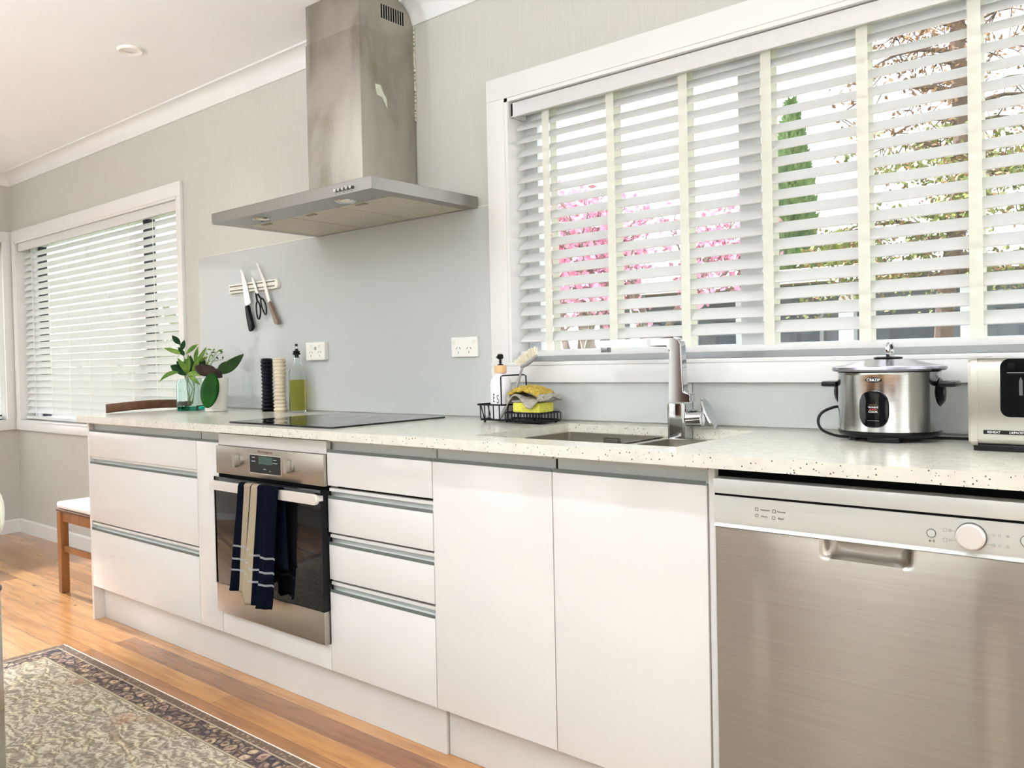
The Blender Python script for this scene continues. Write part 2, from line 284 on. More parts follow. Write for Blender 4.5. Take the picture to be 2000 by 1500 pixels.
# ------------------------------------------------------------------ mesh helpers
class MB:
    def __init__(s): s.bm = bmesh.new()
    def _xf(s, vs, M):
        if M is not None: bmesh.ops.transform(s.bm, matrix=M, verts=vs)
        return s
    def box(s, x0, x1, y0, y1, z0, z1, bev=0, seg=2, M=None):
        b = bmesh.new(); r = bmesh.ops.create_cube(b, size=1)
        for v in b.verts: v.co = Vector(((x0+x1)/2 + v.co.x*abs(x1-x0), (y0+y1)/2 + v.co.y*abs(y1-y0), (z0+z1)/2 + v.co.z*abs(z1-z0)))
        if bev: bmesh.ops.bevel(b, geom=b.edges[:], offset=bev, segments=seg, affect='EDGES', profile=.6)
        if M is not None: bmesh.ops.transform(b, matrix=M, verts=b.verts)
        s.merge(b); return s
    def merge(s, b):
        me = bpy.data.meshes.new('t'); b.to_mesh(me); b.free(); s.bm.from_mesh(me); bpy.data.meshes.remove(me)
    def prism(s, pts, axis, a, b, bev=0, M=None):
        # pts 2D polygon; axis 'x': (y,z) ; 'y': (x,z) ; 'z': (x,y)
        q = bmesh.new()
        def P(p, t): return {'x': (t, p[0], p[1]), 'y': (p[0], t, p[1]), 'z': (p[0], p[1], t)}[axis]
        A = [q.verts.new(P(p, a)) for p in pts]; B = [q.verts.new(P(p, b)) for p in pts]; n = len(pts)
        q.faces.new(A); q.faces.new(B[::-1])
        for i in range(n): q.faces.new((A[i], B[i], B[(i+1) % n], A[(i+1) % n]))
        bmesh.ops.recalc_face_normals(q, faces=q.faces)
        if bev: bmesh.ops.bevel(q, geom=q.edges[:], offset=bev, segments=2, affect='EDGES')
        if M is not None: bmesh.ops.transform(q, matrix=M, verts=q.verts)
        s.merge(q); return s
    def lathe(s, prof, c=(0, 0, 0), n=32, M=None, sx=1, sy=1):
        q = bmesh.new(); rings = []
        for r, z in prof:
            if r < 1e-6: rings.append([q.verts.new((0, 0, z))])
            else: rings.append([q.verts.new((r*sx*math.cos(2*PI*i/n), r*sy*math.sin(2*PI*i/n), z)) for i in range(n)])
        for a, b in zip(rings, rings[1:]):
            for i in range(n):
                j = (i+1) % n
                if len(a) == 1 and len(b) > 1: q.faces.new((a[0], b[j], b[i]))
                elif len(b) == 1 and len(a) > 1: q.faces.new((a[i], a[j], b[0]))
                elif len(a) > 1: q.faces.new((a[i], a[j], b[j], b[i]))
        bmesh.ops.recalc_face_normals(q, faces=q.faces)
        T = Matrix.Translation(c)
        bmesh.ops.transform(q, matrix=T if M is None else T @ M, verts=q.verts)
        s.merge(q); return s
    def cyl(s, p0, p1, r, n=20, r1=None):
        p0, p1 = Vector(p0), Vector(p1); d = p1-p0; h = d.length
        M = d.to_track_quat('Z', 'Y').to_matrix().to_4x4()
        r1 = r if r1 is None else r1
        return s.lathe([(0, 0), (r, 0), (r1, h), (0, h)], p0, n, M)
    def tube(s, pts, r, n=8, closed=False, radii=None):
        pts = [Vector(p) for p in pts]; q = bmesh.new(); rings = []; N = len(pts); up = None
        for i, p in enumerate(pts):
            a = pts[(i-1) % N] if (closed or i > 0) else p; b = pts[(i+1) % N] if (closed or i < N-1) else p
            t = (b-a).normalized()
            if up is None: up = t.orthogonal().normalized()
            up = (up - t*up.dot(t))
            up = up.normalized() if up.length > 1e-6 else t.orthogonal().normalized()
            w = t.cross(up); rr = radii[i] if radii else r
            rings.append([q.verts.new(p + (up*math.cos(2*PI*k/n) + w*math.sin(2*PI*k/n))*rr) for k in range(n)])
        for i in range(N if closed else N-1):
            a, b = rings[i], rings[(i+1) % N]
            for k in range(n): q.faces.new((a[k], a[(k+1) % n], b[(k+1) % n], b[k]))
        if not closed: q.faces.new(rings[0][::-1]); q.faces.new(rings[-1])
        bmesh.ops.recalc_face_normals(q, faces=q.faces)
        s.merge(q); return s
    def grid(s, f, nu, nv, uv=False):
        q = bmesh.new(); G = [[q.verts.new(f(i/nu, j/nv)) for j in range(nv+1)] for i in range(nu+1)]
        lay = q.loops.layers.uv.new('uv') if uv else None
        for i in range(nu):
            for j in range(nv):
                fc = q.faces.new((G[i][j], G[i+1][j], G[i+1][j+1], G[i][j+1]))
                if uv:
                    for lp, (a, b) in zip(fc.loops, ((i, j), (i+1, j), (i+1, j+1), (i, j+1))): lp[lay].uv = (a/nu, b/nv)
        s.merge(q); return s
    def build(s, name, mt, parent=None, smooth=True, solid=0, sub=0, label=None, ang=35):
        org = root_loc(parent)
        for v in s.bm.verts: v.co -= org
        me = bpy.data.meshes.new(name); s.bm.to_mesh(me); s.bm.free()
        o = bpy.data.objects.new(name, me); COL.objects.link(o); me.materials.append(mt)
        if parent is not None: o.parent = parent
        if solid:
            md = o.modifiers.new('thickness', 'SOLIDIFY'); md.thickness = solid; md.offset = 0
        if sub:
            md = o.modifiers.new('smooth', 'SUBSURF'); md.levels = sub; md.render_levels = sub
        if smooth:
            for p in me.polygons: p.use_smooth = True
            me.set_sharp_from_angle(angle=math.radians(ang))
        if label: o['label'] = label
        return o
def smooth_path(pts, k=6):
    out = []; pts = [Vector(p) for p in pts]; n = len(pts)
    for i in range(n-1):
        p0, p1, p2, p3 = pts[max(0, i-1)], pts[i], pts[i+1], pts[min(n-1, i+2)]
        for j in range(k):
            t = j/k; out.append(.5*((2*p1)+(p2-p0)*t+(2*p0-5*p1+4*p2-p3)*t*t+(3*p1-p0-3*p2+p3)*t**3))
    return out+[pts[-1]]
def root_loc(p):
    v = Vector((0, 0, 0))
    while p is not None: v = v + p.location; p = p.parent
    return v
def tag(o, label, cat, group=None, kind=None):
    o['label'] = label; o['category'] = cat
    if group: o['group'] = group
    if kind: o['kind'] = kind
    return o
def thing(name, loc, label, cat, group=None):
    o = bpy.data.objects.new(name, None); o.empty_display_size = .05; COL.objects.link(o); o.location = loc
    return tag(o, label, cat, group)
def struct(o): o['kind'] = 'structure'; return o
def text(name, s, size, loc, rot, mt, parent, ext=.0004, align='CENTER', sx=1.):
    cu = bpy.data.curves.new(name, 'FONT'); cu.body = s; cu.size = size; cu.extrude = ext; cu.align_x = align; cu.align_y = 'CENTER'
    to = bpy.data.objects.new('t', cu); COL.objects.link(to)
    bpy.context.view_layer.update()
    me = bpy.data.meshes.new_from_object(to.evaluated_get(bpy.context.evaluated_depsgraph_get()))
    bpy.data.objects.remove(to)
    from mathutils import Euler
    M = Matrix.Translation(Vector(loc)-root_loc(parent)) @ Euler(rot).to_matrix().to_4x4() @ Matrix.Diagonal((sx, 1, 1, 1))
    me.transform(M); me.materials.clear(); me.materials.append(mt)
    o = bpy.data.objects.new(name, me); COL.objects.link(o); o.parent = parent
    return o
FR = (PI/2, 0, 0)  # text facing -y
def rrect(x0, x1, z0, z1, r, n=5, rs=None):
    out = []; rs = rs or (r, r, r, r)
    for (cx, cz, a0), rr in zip(((x1, z1, 0), (x0, z1, PI/2), (x0, z0, PI), (x1, z0, 1.5*PI)), rs):
        sx = -1 if cx == x1 else 1; sz = -1 if cz == z1 else 1
        for k in range(n+1):
            a = a0 + PI/2*k/n; out.append((cx+sx*rr+rr*math.cos(a), cz+sz*rr+rr*math.sin(a)))
    return out

# ------------------------------------------------------------------ room shell
XL, XR, YF, ZC = -5.97, 2.6, -4.4, 2.43
WX0, WX1, WZ0, WZ1 = -1.625, 1.35, 1.088, 1.985      # main window opening
LX0, LX1, LZ0, LZ1 = -5.90, -3.775, .762, 1.97       # left window opening
struct(MB().box(XL-.2, XR+.2, YF-.2, .2, -.12, 0).build('floor', FLOOR, smooth=False))
ce = MB().box(XL-.2, XR+.2, YF-.2, .2, ZC, ZC+.15)
struct(ce.build('ceiling', CEIL, smooth=False))
def wall_with_holes(mb, a0, a1, z0, z1, holes, put):
    xs = sorted({a0, a1, *[h[0] for h in holes], *[h[1] for h in holes]})
    for xa, xb in zip(xs, xs[1:]):
        mid = (xa+xb)/2; hs = sorted([h for h in holes if h[0] < mid < h[1]], key=lambda h: h[2]); z = z0
        for h in hs: put(mb, xa, xb, z, h[2]); z = h[3]
        put(mb, xa, xb, z, z1)
w = MB(); wall_with_holes(w, XL, XR, 0, ZC, [(WX0, WX1, WZ0, WZ1), (LX0, LX1, LZ0, LZ1)], lambda b, xa, xb, za, zb: b.box(xa, xb, 0, .16, za, zb))
struct(w.build('wall_back', WALL, smooth=False))
w = MB(); wall_with_holes(w, YF, .16, 0, ZC, [(-2.2, -.07, LZ0, LZ1)], lambda b, ya, yb, za, zb: b.box(XL-.16, XL, ya, yb, za, zb))
struct(w.build('wall_left', WALL, smooth=False))
w = MB(); wall_with_holes(w, XL, XR, 0, ZC, [(.1, 2.3, .2, 2.3), (-5.5, -3.2, .6, 2.1)], lambda b, xa, xb, za, zb: b.box(xa, xb, YF-.16, YF, za, zb))
struct(w.build('wall_front', WALL, smooth=False))
w = MB(); wall_with_holes(w, YF, .16, 0, ZC, [(-3.6, -1.2, .35, 2.25)], lambda b, ya, yb, za, zb: b.box(XR, XR+.16, ya, yb, za, zb))
struct(w.build('wall_right', WALL, smooth=False))
# coving
def cove(flip=1):
    pts = [(0, 2.354), (-.008, 2.354)]
    for k in range(9):
        a = PI/2*k/8; pts.append((-.066+.058*math.cos(a), 2.422-.062+ .062*math.sin(a)) if False else (-.010-.056*(1-math.cos(a)), 2.358+.064*math.sin(a)))
    pts += [(-.074, 2.422), (-.074, ZC), (0, ZC)]
    return pts
struct(MB().prism(cove(), 'x', XL, XR).build('trim_1', TRIM, ang=50))
struct(MB().prism([(XL-p[0], p[1]) for p in cove()], 'y', YF, 0).build('trim_2', TRIM, ang=50))
bb = [(0, 0), (-.014, 0), (-.014, .082), (-.008, .09), (0, .09)]
struct(MB().prism(bb, 'x', XL, -3.58).build('baseboard_back', TRIM))
struct(MB().prism([(XL-p[0], p[1]) for p in bb], 'y', YF, -.014).build('baseboard_left', TRIM))
# ---- windows
def window(name, x0, x1, z0, z1, cas, mull, frame_m, top=.075, sill_drop=.062, right=True, left=True, fw=.05, yf=.085, mull_m=None):
    f = MB()
    ox0 = x0-cas if left else x0; ox1 = x1+cas
    root = f.box(ox0, ox1, -.018, 0, z1, z1+top, .002).box(ox0, x0, -.018, 0, z0, z1, .002).box(x1, ox1, -.018, 0, z0, z1, .002)
    root = f.build(name, TRIM, None); struct(root)
    r = MB()   # reveal lining
    r.box(x0, x0+.012, -.014, .12, z0, z1).box(x1-.012, x1, -.014, .12, z0, z1).box(x0, x1, -.014, .12, z1-.012, z1)
    r.build('reveal', TRIM, root, smooth=False)
    MB().box(ox0, ox1, -.022, .12, z0-.006, z0+.006, .002).box(ox0, ox1, -.020, 0, z0-sill_drop, z0-.006, .0015).build('sill', TRIM, root)
    g = MB(); a0, a1, c0, c1 = x0+.012, x1-.012, z0+.006, z1-.012
    g.box(a0, a0+fw, yf, yf+.04, c0, c1, .003).box(a1-fw, a1, yf, yf+.04, c0, c1, .003).box(a0+fw, a1-fw, yf, yf+.04, c0, c0+fw*.8, .003).box(a0+fw, a1-fw, yf, yf+.04, c1-fw, c1, .003)
    g.build('frame', frame_m, root)
    for mx, mw in mull:
        MB().box(mx-mw/2, mx+mw/2, yf-.004, yf+.044, c0+.01, c1-.01, .003).build('mullion', mull_m or frame_m, root)
    bounds = [a0+fw-.003] + [q for mx, mw in mull for q in (mx-mw/2, mx+mw/2)] + [a1-fw+.003]
    for i in range(0, len(bounds), 2):
        if bounds[i+1]-bounds[i] > .05: MB().box(bounds[i], bounds[i+1], yf+.018, yf+.022, c0+fw*.8-.003, c1-fw+.003).build('pane', GLASSP, root, smooth=False)
    return root
window('window_1', WX0, WX1, WZ0, WZ1, .0766, [(-.812, .066), (-.02+.62, .066)], UPVC)
window('window_2', LX0, LX1, LZ0, LZ1, .042, [(-5.752, .05), (-4.289, .05)], UPVC, top=.072, fw=.03, sill_drop=.06, mull_m=DKFRAME)
# left wall window
f = MB(); X = XL
f.box(X, X+.018, -2.26, 0, LZ1, LZ1+.072, .002).box(X, X+.018, -.07, 0, LZ0-.06, LZ1, .002).box(X, X+.018, -2.26, -2.2, LZ0, LZ1, .002).box(X-.12, X+.022, -2.26, -.0, LZ0-.006, LZ0+.006, .002).box(X, X+.02, -2.26, 0, LZ0-.06, LZ0-.006, .001)
w3 = struct(f.build('window_3', TRIM))
MB().box(X-.125, X-.085, -.10, -.07, LZ0, LZ1).box(X-.125, X-.085, -2.2, -2.17, LZ0, LZ1).box(X-.125, X-.085, -2.2, -.07, LZ0, LZ0+.04).box(X-.125, X-.085, -2.2, -.07, LZ1-.04, LZ1).build('frame', UPVC, w3)
MB().box(X-.107, X-.103, -2.18, -.09, LZ0+.02, LZ1-.02).build('pane', GLASSP, w3, smooth=False)
# assumed glazing behind the camera, placed out of view for the fill lights
def assumed_back_window(name, x0, x1, z0, z1, n):
    m_ = MB(); m_.box(x0-.07, x1+.07, YF, YF+.02, z1, z1+.07).box(x0-.07, x0, YF, YF+.02, z0, z1).box(x1, x1+.07, YF, YF+.02, z0, z1).box(x0-.07, x1+.07, YF, YF+.03, z0-.05, z0)
    r = struct(m_.build(name, TRIM)); f = MB()
    for k in range(n+1):
        xx = x0+(x1-x0)*k/n; f.box(max(x0, xx-.035), min(x1, xx+.035), YF-.08, YF-.04, z0, z1)
    f.box(x0, x1, YF-.08, YF-.04, z0, z0+.06).box(x0, x1, YF-.08, YF-.04, z1-.06, z1); f.build('frame', UPVC, r)
SHM = bpy.data.materials.new('diffuser_white_fabric'); SHM.use_nodes = True; N_ = SHM.node_tree.nodes; N_.remove(N_['Principled BSDF'])
a_ = N_.new('ShaderNodeBsdfTranslucent'); a_.inputs[0].default_value = (.92, .90, .86, 1); b_ = N_.new('ShaderNodeBsdfDiffuse'); b_.inputs[0].default_value = (.85, .82, .77, 1)
m_ = N_.new('ShaderNodeMixShader'); m_.inputs[0].default_value = .35; SHM.node_tree.links.new(a_.outputs[0], m_.inputs[1]); SHM.node_tree.links.new(b_.outputs[0], m_.inputs[2]); SHM.node_tree.links.new(m_.outputs[0], N_['Material Output'].inputs[0])
def sheer(label, f, nu):  # unseen curtains added to soften the fill lights and their reflections
    o = MB().grid(f, nu, 2).build('diffuser_curtain', SHM); return tag(o, label, 'curtain', None)
sheer('added unseen long sheer white curtain across the assumed patio doors opposite the kitchen', lambda u, v: (.02+2.4*u, YF+.07+.018*math.sin(u*160), .03+2.33*v), 480)
sheer('added unseen short sheer white curtain across the assumed opposite dining window', lambda u, v: (-5.6+2.5*u, YF+.07+.018*math.sin(u*70), .45+1.72*v), 200)
sheer('added unseen sheer white curtain across the assumed glazed doors of the right wall', lambda u, v: (XR-.07+.018*math.sin(u*80), -3.75+2.7*u, .2+2.12*v), 240)
def fill_uplighter(x, y, label, power):  # invented lamps out of view, added to brighten the ceiling
    t = thing('fill_floor_lamp', (x, y, 0), label, 'lamp')
    MB().lathe([(0, .0005), (.14, .0005), (.14, .018), (.02, .03), (0, .03)], (x, y, 0), 32).build('base', BLKPL, t)
    MB().cyl((x, y, .02), (x, y, 1.27), .012, 16).build('pole', BLKPL, t)
    MB().lathe([(.012, 1.25), (.10, 1.29), (.17, 1.37), (.166, 1.372), (.095, 1.30), (0, 1.27)], (x, y, 0), 32).build('fill_lamp_shade', BLKPL, t)
    area('fill_bulb', (x, y, 1.35), (PI, 0, 0), .22, .22, power, (.84, .92, 1))
fill_uplighter(-.95, -3.75, 'added unseen black uplighter floor lamp beside the added dark door across the room', 118)
fill_uplighter(-2.9, -3.45, 'added unseen black uplighter floor lamp in front of the added tall bookcase', 100)
fill_uplighter(2.2, -1.0, 'added unseen black uplighter floor lamp by the assumed glazed doors of the right wall', 66)
assumed_back_window('assumed_window_4', .1, 2.3, .2, 2.3, 2); assumed_back_window('assumed_window_5', -5.5, -3.2, .6, 2.1, 2)

# ------------------------------------------------------------------ blinds
TILT = math.radians(41)
SLAT2 = translucent('backlit_white_slat', (.90, .90, .89), .5)  # same slats; window glow put into a lighter colour and more translucency
def blind(x0, x1, zv0, zv1, z_first, n, pitch, tapes, label, tape_w, yc=.045, vy=0., axis='x', place=None, cordx=None, zb=1.118, grp=None, TILT=TILT, SM=SLAT):
    t = thing('venetian_blind', place or ((x0+x1)/2, yc, zv1), label, 'blind', grp)
    rot = Matrix.Identity(4)
    def fin(mb):
        if axis == 'y':
            bmesh.ops.transform(mb.bm, matrix=Matrix.Translation((XL, 0, 0)) @ Matrix.Rotation(PI/2, 4, 'Z'), verts=mb.bm.verts)
        return mb
    fin(MB().box(x0-.004, x1+.004, vy, vy+.012, zv0, zv1, .003).box(x0-.004, x0+.008, vy, .07, zv0, zv1, .002).box(x0+.01, x1, .02, .07, zv0+.018, zv1-.002)).build('valance', SLAT, t)
    s = MB(); hw = .025; dy, dz = hw*math.cos(TILT), hw*math.sin(TILT); th = .0014
    for i in range(n):
        z = z_first+pitch*i; q = []
        for k in range(7):
            u = -1+2*k/6; cam_ = .0022*(1-u*u)
            q.append((yc+u*dy - cam_*math.sin(TILT), z+u*dz + cam_*math.cos(TILT)))
        poly = [(a - th*math.sin(TILT), b+th*math.cos(TILT)) for a, b in q] + [(a + th*math.sin(TILT), b-th*math.cos(TILT)) for a, b in q[::-1]]
        s.prism(poly, 'x', x0, x1)
    fin(s).build('slats', SM, t, ang=50)
    fin(MB().box(x0, x1, yc-.024, yc+.024, zb-.009, zb+.009, .004)).build('bottom_rail', SLAT, t)
    for tx in tapes:
        b = MB()
        if tape_w > .01:
            for yy in (yc-dy-.003, yc+dy+.003): b.box(tx-tape_w/2, tx+tape_w/2, yy-.0006, yy+.0006, zb-.008, zv0+.02)
        else:
            for yy in (yc-dy-.003, yc+dy+.003): b.box(tx-.002, tx+.002, yy-.001, yy+.001, zb-.008, zv0+.02)
        fin(b).build('ladder_tape', TAPE, t, smooth=False)
    if cordx is not None:
        b = MB(); b.tube([(cordx+.018, vy-.003, zv0), (cordx+.014, -.012, 1.5), (cordx+.004, -.014, 1.25), (cordx, -.016, 1.13), (cordx-.012, -.018, 1.02)], .0016, 6)
        b.tube([(cordx+.028, vy-.003, zv0), (cordx+.022, -.012, 1.5), (cordx+.012, -.014, 1.25), (cordx+.004, -.016, 1.13), (cordx-.010, -.018, 1.02)], .0016, 6).build('pull_cord', TAPE, t)
    return t
blind(-1.606, 1.325, 1.922, 1.970, 1.178, 17, .0449, [-1.482+.2475*i for i in range(12)], 'wide white slatted blind over the sink window, with cream ladder tapes', .028, cordx=-.125, zb=1.121)
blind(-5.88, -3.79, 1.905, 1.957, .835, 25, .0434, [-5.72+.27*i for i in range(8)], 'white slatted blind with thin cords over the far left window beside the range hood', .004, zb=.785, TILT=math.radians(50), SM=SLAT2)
# the blind of the side wall window, built along y
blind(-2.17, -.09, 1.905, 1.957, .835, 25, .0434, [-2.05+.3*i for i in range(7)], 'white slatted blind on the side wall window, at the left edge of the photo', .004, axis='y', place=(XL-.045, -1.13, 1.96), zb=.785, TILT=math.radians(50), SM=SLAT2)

# ------------------------------------------------------------------ worktop, splashback, cooktop, sink
WT0, WT1 = .8732, .90
CX0, CX1, CY0, CY1 = -1.3385, -.733, -.534, -.085
wt = MB(); x0, x1, y0, y1 = -3.545, .62, -.6426, -.009
b = bmesh.new()
def quad(bm, a, b_, c, d): bm.faces.new([bm.verts.new(p) for p in (a, b_, c, d)])
for z in (WT0, WT1):
    for (xa, xb, ya, yb) in ((x0, CX0, y0, y1), (CX1, x1, y0, y1), (CX0, CX1, y0, CY0), (CX0, CX1, CY1, y1)):
        quad(b, (xa, ya, z), (xb, ya, z), (xb, yb, z), (xa, yb, z))
def side(xa, ya, xb, yb): quad(b, (xa, ya, WT0), (xb, yb, WT0), (xb, yb, WT1), (xa, ya, WT1))
side(x0, y0, CX0, y0); side(CX0, y0, CX1, y0); side(CX1, y0, x1, y0); side(x1, y0, x1, y1); side(x0, y0, x0, y1); side(x0, y1, x1, y1)
side(CX0, CY0, CX1, CY0); side(CX1, CY0, CX1, CY1); side(CX0, CY1, CX1, CY1); side(CX0, CY0, CX0, CY1)
bmesh.ops.remove_doubles(b, verts=b.verts, dist=1e-5); bmesh.ops.recalc_face_normals(b, faces=b.faces)
wt.merge(b)
o = wt.build('worktop', STONE, None, smooth=False); tag(o, 'long cream speckled stone worktop running under the windows', 'worktop')
MB().box(-1.8775, -1.8765, -.6430, -.6424, WT0, WT1).build('joint', mat('joint_line', (.5, .46, .37), .6, var=.05), o, smooth=False)
# splashback panels
def panel(x0, x1, pts, label):
    o = MB().prism(pts, 'y', -.006, -.0003, bev=.0008).build('glass_splashback', SPLASH, None, smooth=False); return tag(o, label, 'splashback')
sb = panel(0, 0, [(-3.593, .905), (-3.593, 1.6384), (-1.703, 1.6384), (-1.703, 1.0254), (-1.66, 1.0254), (-1.66, .905)], 'big pale grey glass splashback panel behind the cooktop')
for v in sb.data.vertices: pass
MB().prism([(-3.5955, .905), (-3.5955, 1.6412), (-1.703, 1.6412), (-1.703, 1.6386), (-3.593, 1.6386), (-3.593, .905)], 'y', -.0066, -.0003).build('edge_trim', mat('pale_glass_edge', (.80, .80, .70), .2, var=.02), sb, smooth=False)
panel(0, 0, [(-1.659, .905), (-1.659, 1.0252), (-.9570, 1.0252), (-.9570, .905)], 'low grey glass splashback strip behind the dish caddy, left of the tap')
panel(0, 0, [(-.9552, .905), (-.9552, 1.0252), (.62, 1.0252), (.62, .905)], 'low grey glass splashback strip behind the rice cooker, right of the tap')
# cooktop
ct = MB().prism(rrect(-2.462, -1.885, -.578, -.056, .012), 'z', .9005, .9055, bev=.0012).build('cooktop', BLKGL, None); tag(ct, 'black glass cooktop set on the worktop above the oven', 'cooktop')
for (cx, cy, r) in ((-2.31, -.2, .09), (-2.03, -.2, .075), (-2.31, -.43, .075), (-2.03, -.43, .105)):
    q = MB(); q.lathe([(r-.001, .9056), (r-.001, .9058), (r, .9058), (r, .9056)], (cx, cy, 0), 48).build('burner_ring', GREYINK, ct)
# sink
sk = thing('kitchen_sink', (-1.03, -.31, .87), 'stainless steel double bowl sink let into the worktop below the tap', 'sink')
def bowl(x0, x1, y0, y1, zt, zb, name, r=.012):
    q = bmesh.new()
    def ring(ex, z, rr): return [q.verts.new((p[0], p[1], z)) for p in rrect(x0+ex, x1-ex, y0+ex, y1-ex, rr, 4)]
    rings = [ring(-.008, zt, r+.008), ring(0, zt-.001, r), ring(.002, zb+.012, r), ring(.012, zb, r+.01)]
    for a, c in zip(rings, rings[1:]):
        n = len(a)
        for i in range(n): q.faces.new((a[i], a[(i+1) % n], c[(i+1) % n], c[i]))
    q.faces.new(rings[-1]); bmesh.ops.recalc_face_normals(q, faces=q.faces); bmesh.ops.reverse_faces(q, faces=q.faces)
    mb = MB(); mb.merge(q); return mb.build(name, SINKST, sk, ang=40)
mainb = bowl(-1.326, -1.005, -.52, -.098, .876, .70, 'bowl')
smallb = bowl(-.955, -.742, -.52, -.150, .876, .76, 'bowl')
# rim and the flat steel deck the tap stands on
rb = MB()
for (xa, xb, ya, yb) in ((-1.36, -.72, -.56, -.525), (-1.36, -1.332, -.525, -.08), (-.999, -.961, -.525, -.08), (-.738, -.71, -.525, -.08), (-1.332, -.999, -.093, -.06), (-.961, -.738, -.145, -.06)):
    rb.box(xa, xb, ya, yb, .8705, .8728)
rb.build('rim', m_steel('highlit_satin_steel_rim', (.74, .72, .66), .25, (1.5, 60, 60)), sk, smooth=False)  # rim coloured brighter than the bowls to carry its highlight
MB().prism(rrect(-1.198, -1.142, .842, .865, .003), 'y', -.104, -.100).build('overflow_frame', CHROME, mainb)
MB().prism(rrect(-1.190, -1.150, .842, .860, .002), 'y', -.1052, -.103).build('overflow_plate', SINKST, mainb)
for cx, cz in ((-1.16, .701), (-.85, .761)): MB().lathe([(0, .004), (.02, .004), (.038, .002), (.042, 0)], (cx, -.3, cz), 24).build('drain', CHROME, mainb if cx < -1 else smallb)
# tap
tp = thing('mixer_tap', (-.94, -.115, .873), 'tall chrome square mixer tap standing at the back of the sink', 'tap')
MB().prism(rrect(-.970, -.914, -.140, -.084, .012), 'z', .8729, .972, bev=.002).build('base', CHROME, tp)
MB().prism([(-.968, .974), (-.968, 1.134), (-.960, 1.1335), (-1.185, 1.1300), (-1.190, 1.1525), (-.948, 1.1562), (-.935, 1.150), (-.928, 1.135), (-.922, 1.012), (-.898, 1.000), (-.898, .978), (-.930, .974)][0:0] or
    [(-.968, .974), (-.9635, 1.118), (-.972, 1.130), (-1.192, 1.1325), (-1.196, 1.1525), (-.948, 1.1562), (-.933, 1.150), (-.927, 1.135), (-.921, 1.005), (-.900, .998), (-.900, .976)], 'y', -.131, -.099, bev=.003).build('spout', CHROME, tp)
MB().box(-1.188, -1.165, -.127, -.103, 1.118, 1.134, .003).build('aerator', mat('grey_aerator', (.25, .25, .25), .3, metal=1, var=.1), tp)
MB().cyl((-.915, -.112, .930), (-.872, -.112, .932), .024, 28).build('cartridge', CHROME, tp)
hd = MB(); Mh = Matrix.Translation((-.856, -.112, .946)) @ Matrix.Rotation(math.radians(-24), 4, 'Y')
hd.lathe([(0, -.004), (.030, -.004), (.034, 0), (.030, .004), (0, .004)], (0, 0, 0), 28, Mh @ Matrix.Rotation(PI/2, 4, 'Y') @ Matrix.Diagonal((1.35, .8, 1, 1)))
hd.prism([(-.872, .914), (-.872, .952), (-.860, .962), (-.836, .908)], 'y', -.120, -.104, bev=.002)
hd.build('lever', CHROME, tp)

# ------------------------------------------------------------------ cabinets
FY = -.597; CT = .018
def front(x0, x1, z0, z1, name, parent, mt=CAB):
    return MB().box(x0+.0012, x1-.0012, FY, FY+CT, z0, z1, .0012, 2).build(name, mt, parent)
def pull(x0, x1, zt, parent, name='handle'):
    # recessed aluminium channel above a front whose top edge is at zt
    z = zt
    back = MB().prism([(FY+.0015, z-.001), (FY+.0015, z+.0065), (FY+.004, z+.0065), (FY+.006, z+.002), (FY+.020, z+.002), (FY+.022, z+.006), (FY+.022, z+.030), (FY+.0235, z+.030), (FY+.0235, z-.001)], 'x', x0+.003, x1-.003)
    o = back.build(name, ALU, parent, ang=25)
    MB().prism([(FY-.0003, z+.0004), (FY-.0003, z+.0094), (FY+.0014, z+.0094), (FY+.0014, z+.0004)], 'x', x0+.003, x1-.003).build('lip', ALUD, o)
    return o
def carcass(x0, x1, parent, z0=.152, z1=WT0-.0005, openings=()):
    c = MB(); t = .016
    c.box(x0+.0005, x0+t, FY+.026, -.02, z0, z1).box(x1-t, x1-.0005, FY+.026, -.02, z0, z1).box(x0+t, x1-t, FY+.026, -.02, z0, z0+t).box(x0+t, x1-t, -.03, -.02, z0+t, z1)
    return c.build('carcass', CABM, parent, smooth=False)
def rail(x0, x1, z0, z1, parent):   # pale rail seen above / between the pulls
    return MB().box(x0+.002, x1-.002, FY+.006, FY+.022, z0, z1).build('rail', CABM, parent, smooth=False)
def gap_shade_sheet(x0, x1, z0, z1, parent):  # near-black sheet painting the shade in the gaps between fronts
    return MB().box(x0+.017, x1-.017, FY+.027, FY+.03, z0, z1).build('gap_shade_panel', DARK, parent, smooth=False)
XS, X1, X2, X3, X4, X5, X6 = -3.545, -2.645, -2.4955, -1.8875, -1.4345, -1.031, -.6305
# left drawer unit
c = thing('drawer_cabinet', ((XS+X1)/2, -.3, 0), 'wide white gloss cabinet of three drawers at the left end of the run', 'cabinet')
carcass(XS+.018, X1, c); gap_shade_sheet(XS+.018, X1, .17, .86, c)
MB().box(XS, XS+.016, FY+.001, -.009, 0, WT0-.0005, .001).build('end_panel', CABM, c)
rail(XS+.018, X1, .862, WT0-.001, c)
zs = [(.8295, .7225), (.6893, .4385), (.3988, .1515)]
for i, (a, b_) in enumerate(zs):
    d = front(XS+.017, X1, b_, a, 'drawer', c); pull(XS+.017, X1, a, d)
    if i: rail(XS+.017, X1, a+.0225, a+.032, c)
# pull-out beside it
c = thing('pullout_cabinet', ((X1+X2)/2, -.3, 0), 'very narrow white gloss cabinet between the left drawers and the oven', 'cabinet')
carcass(X1, X2, c); d = front(X1, X2, .1515, .8295, 'door', c); pull(X1, X2, .8295, d); rail(X1, X2, .862, WT0-.001, c)
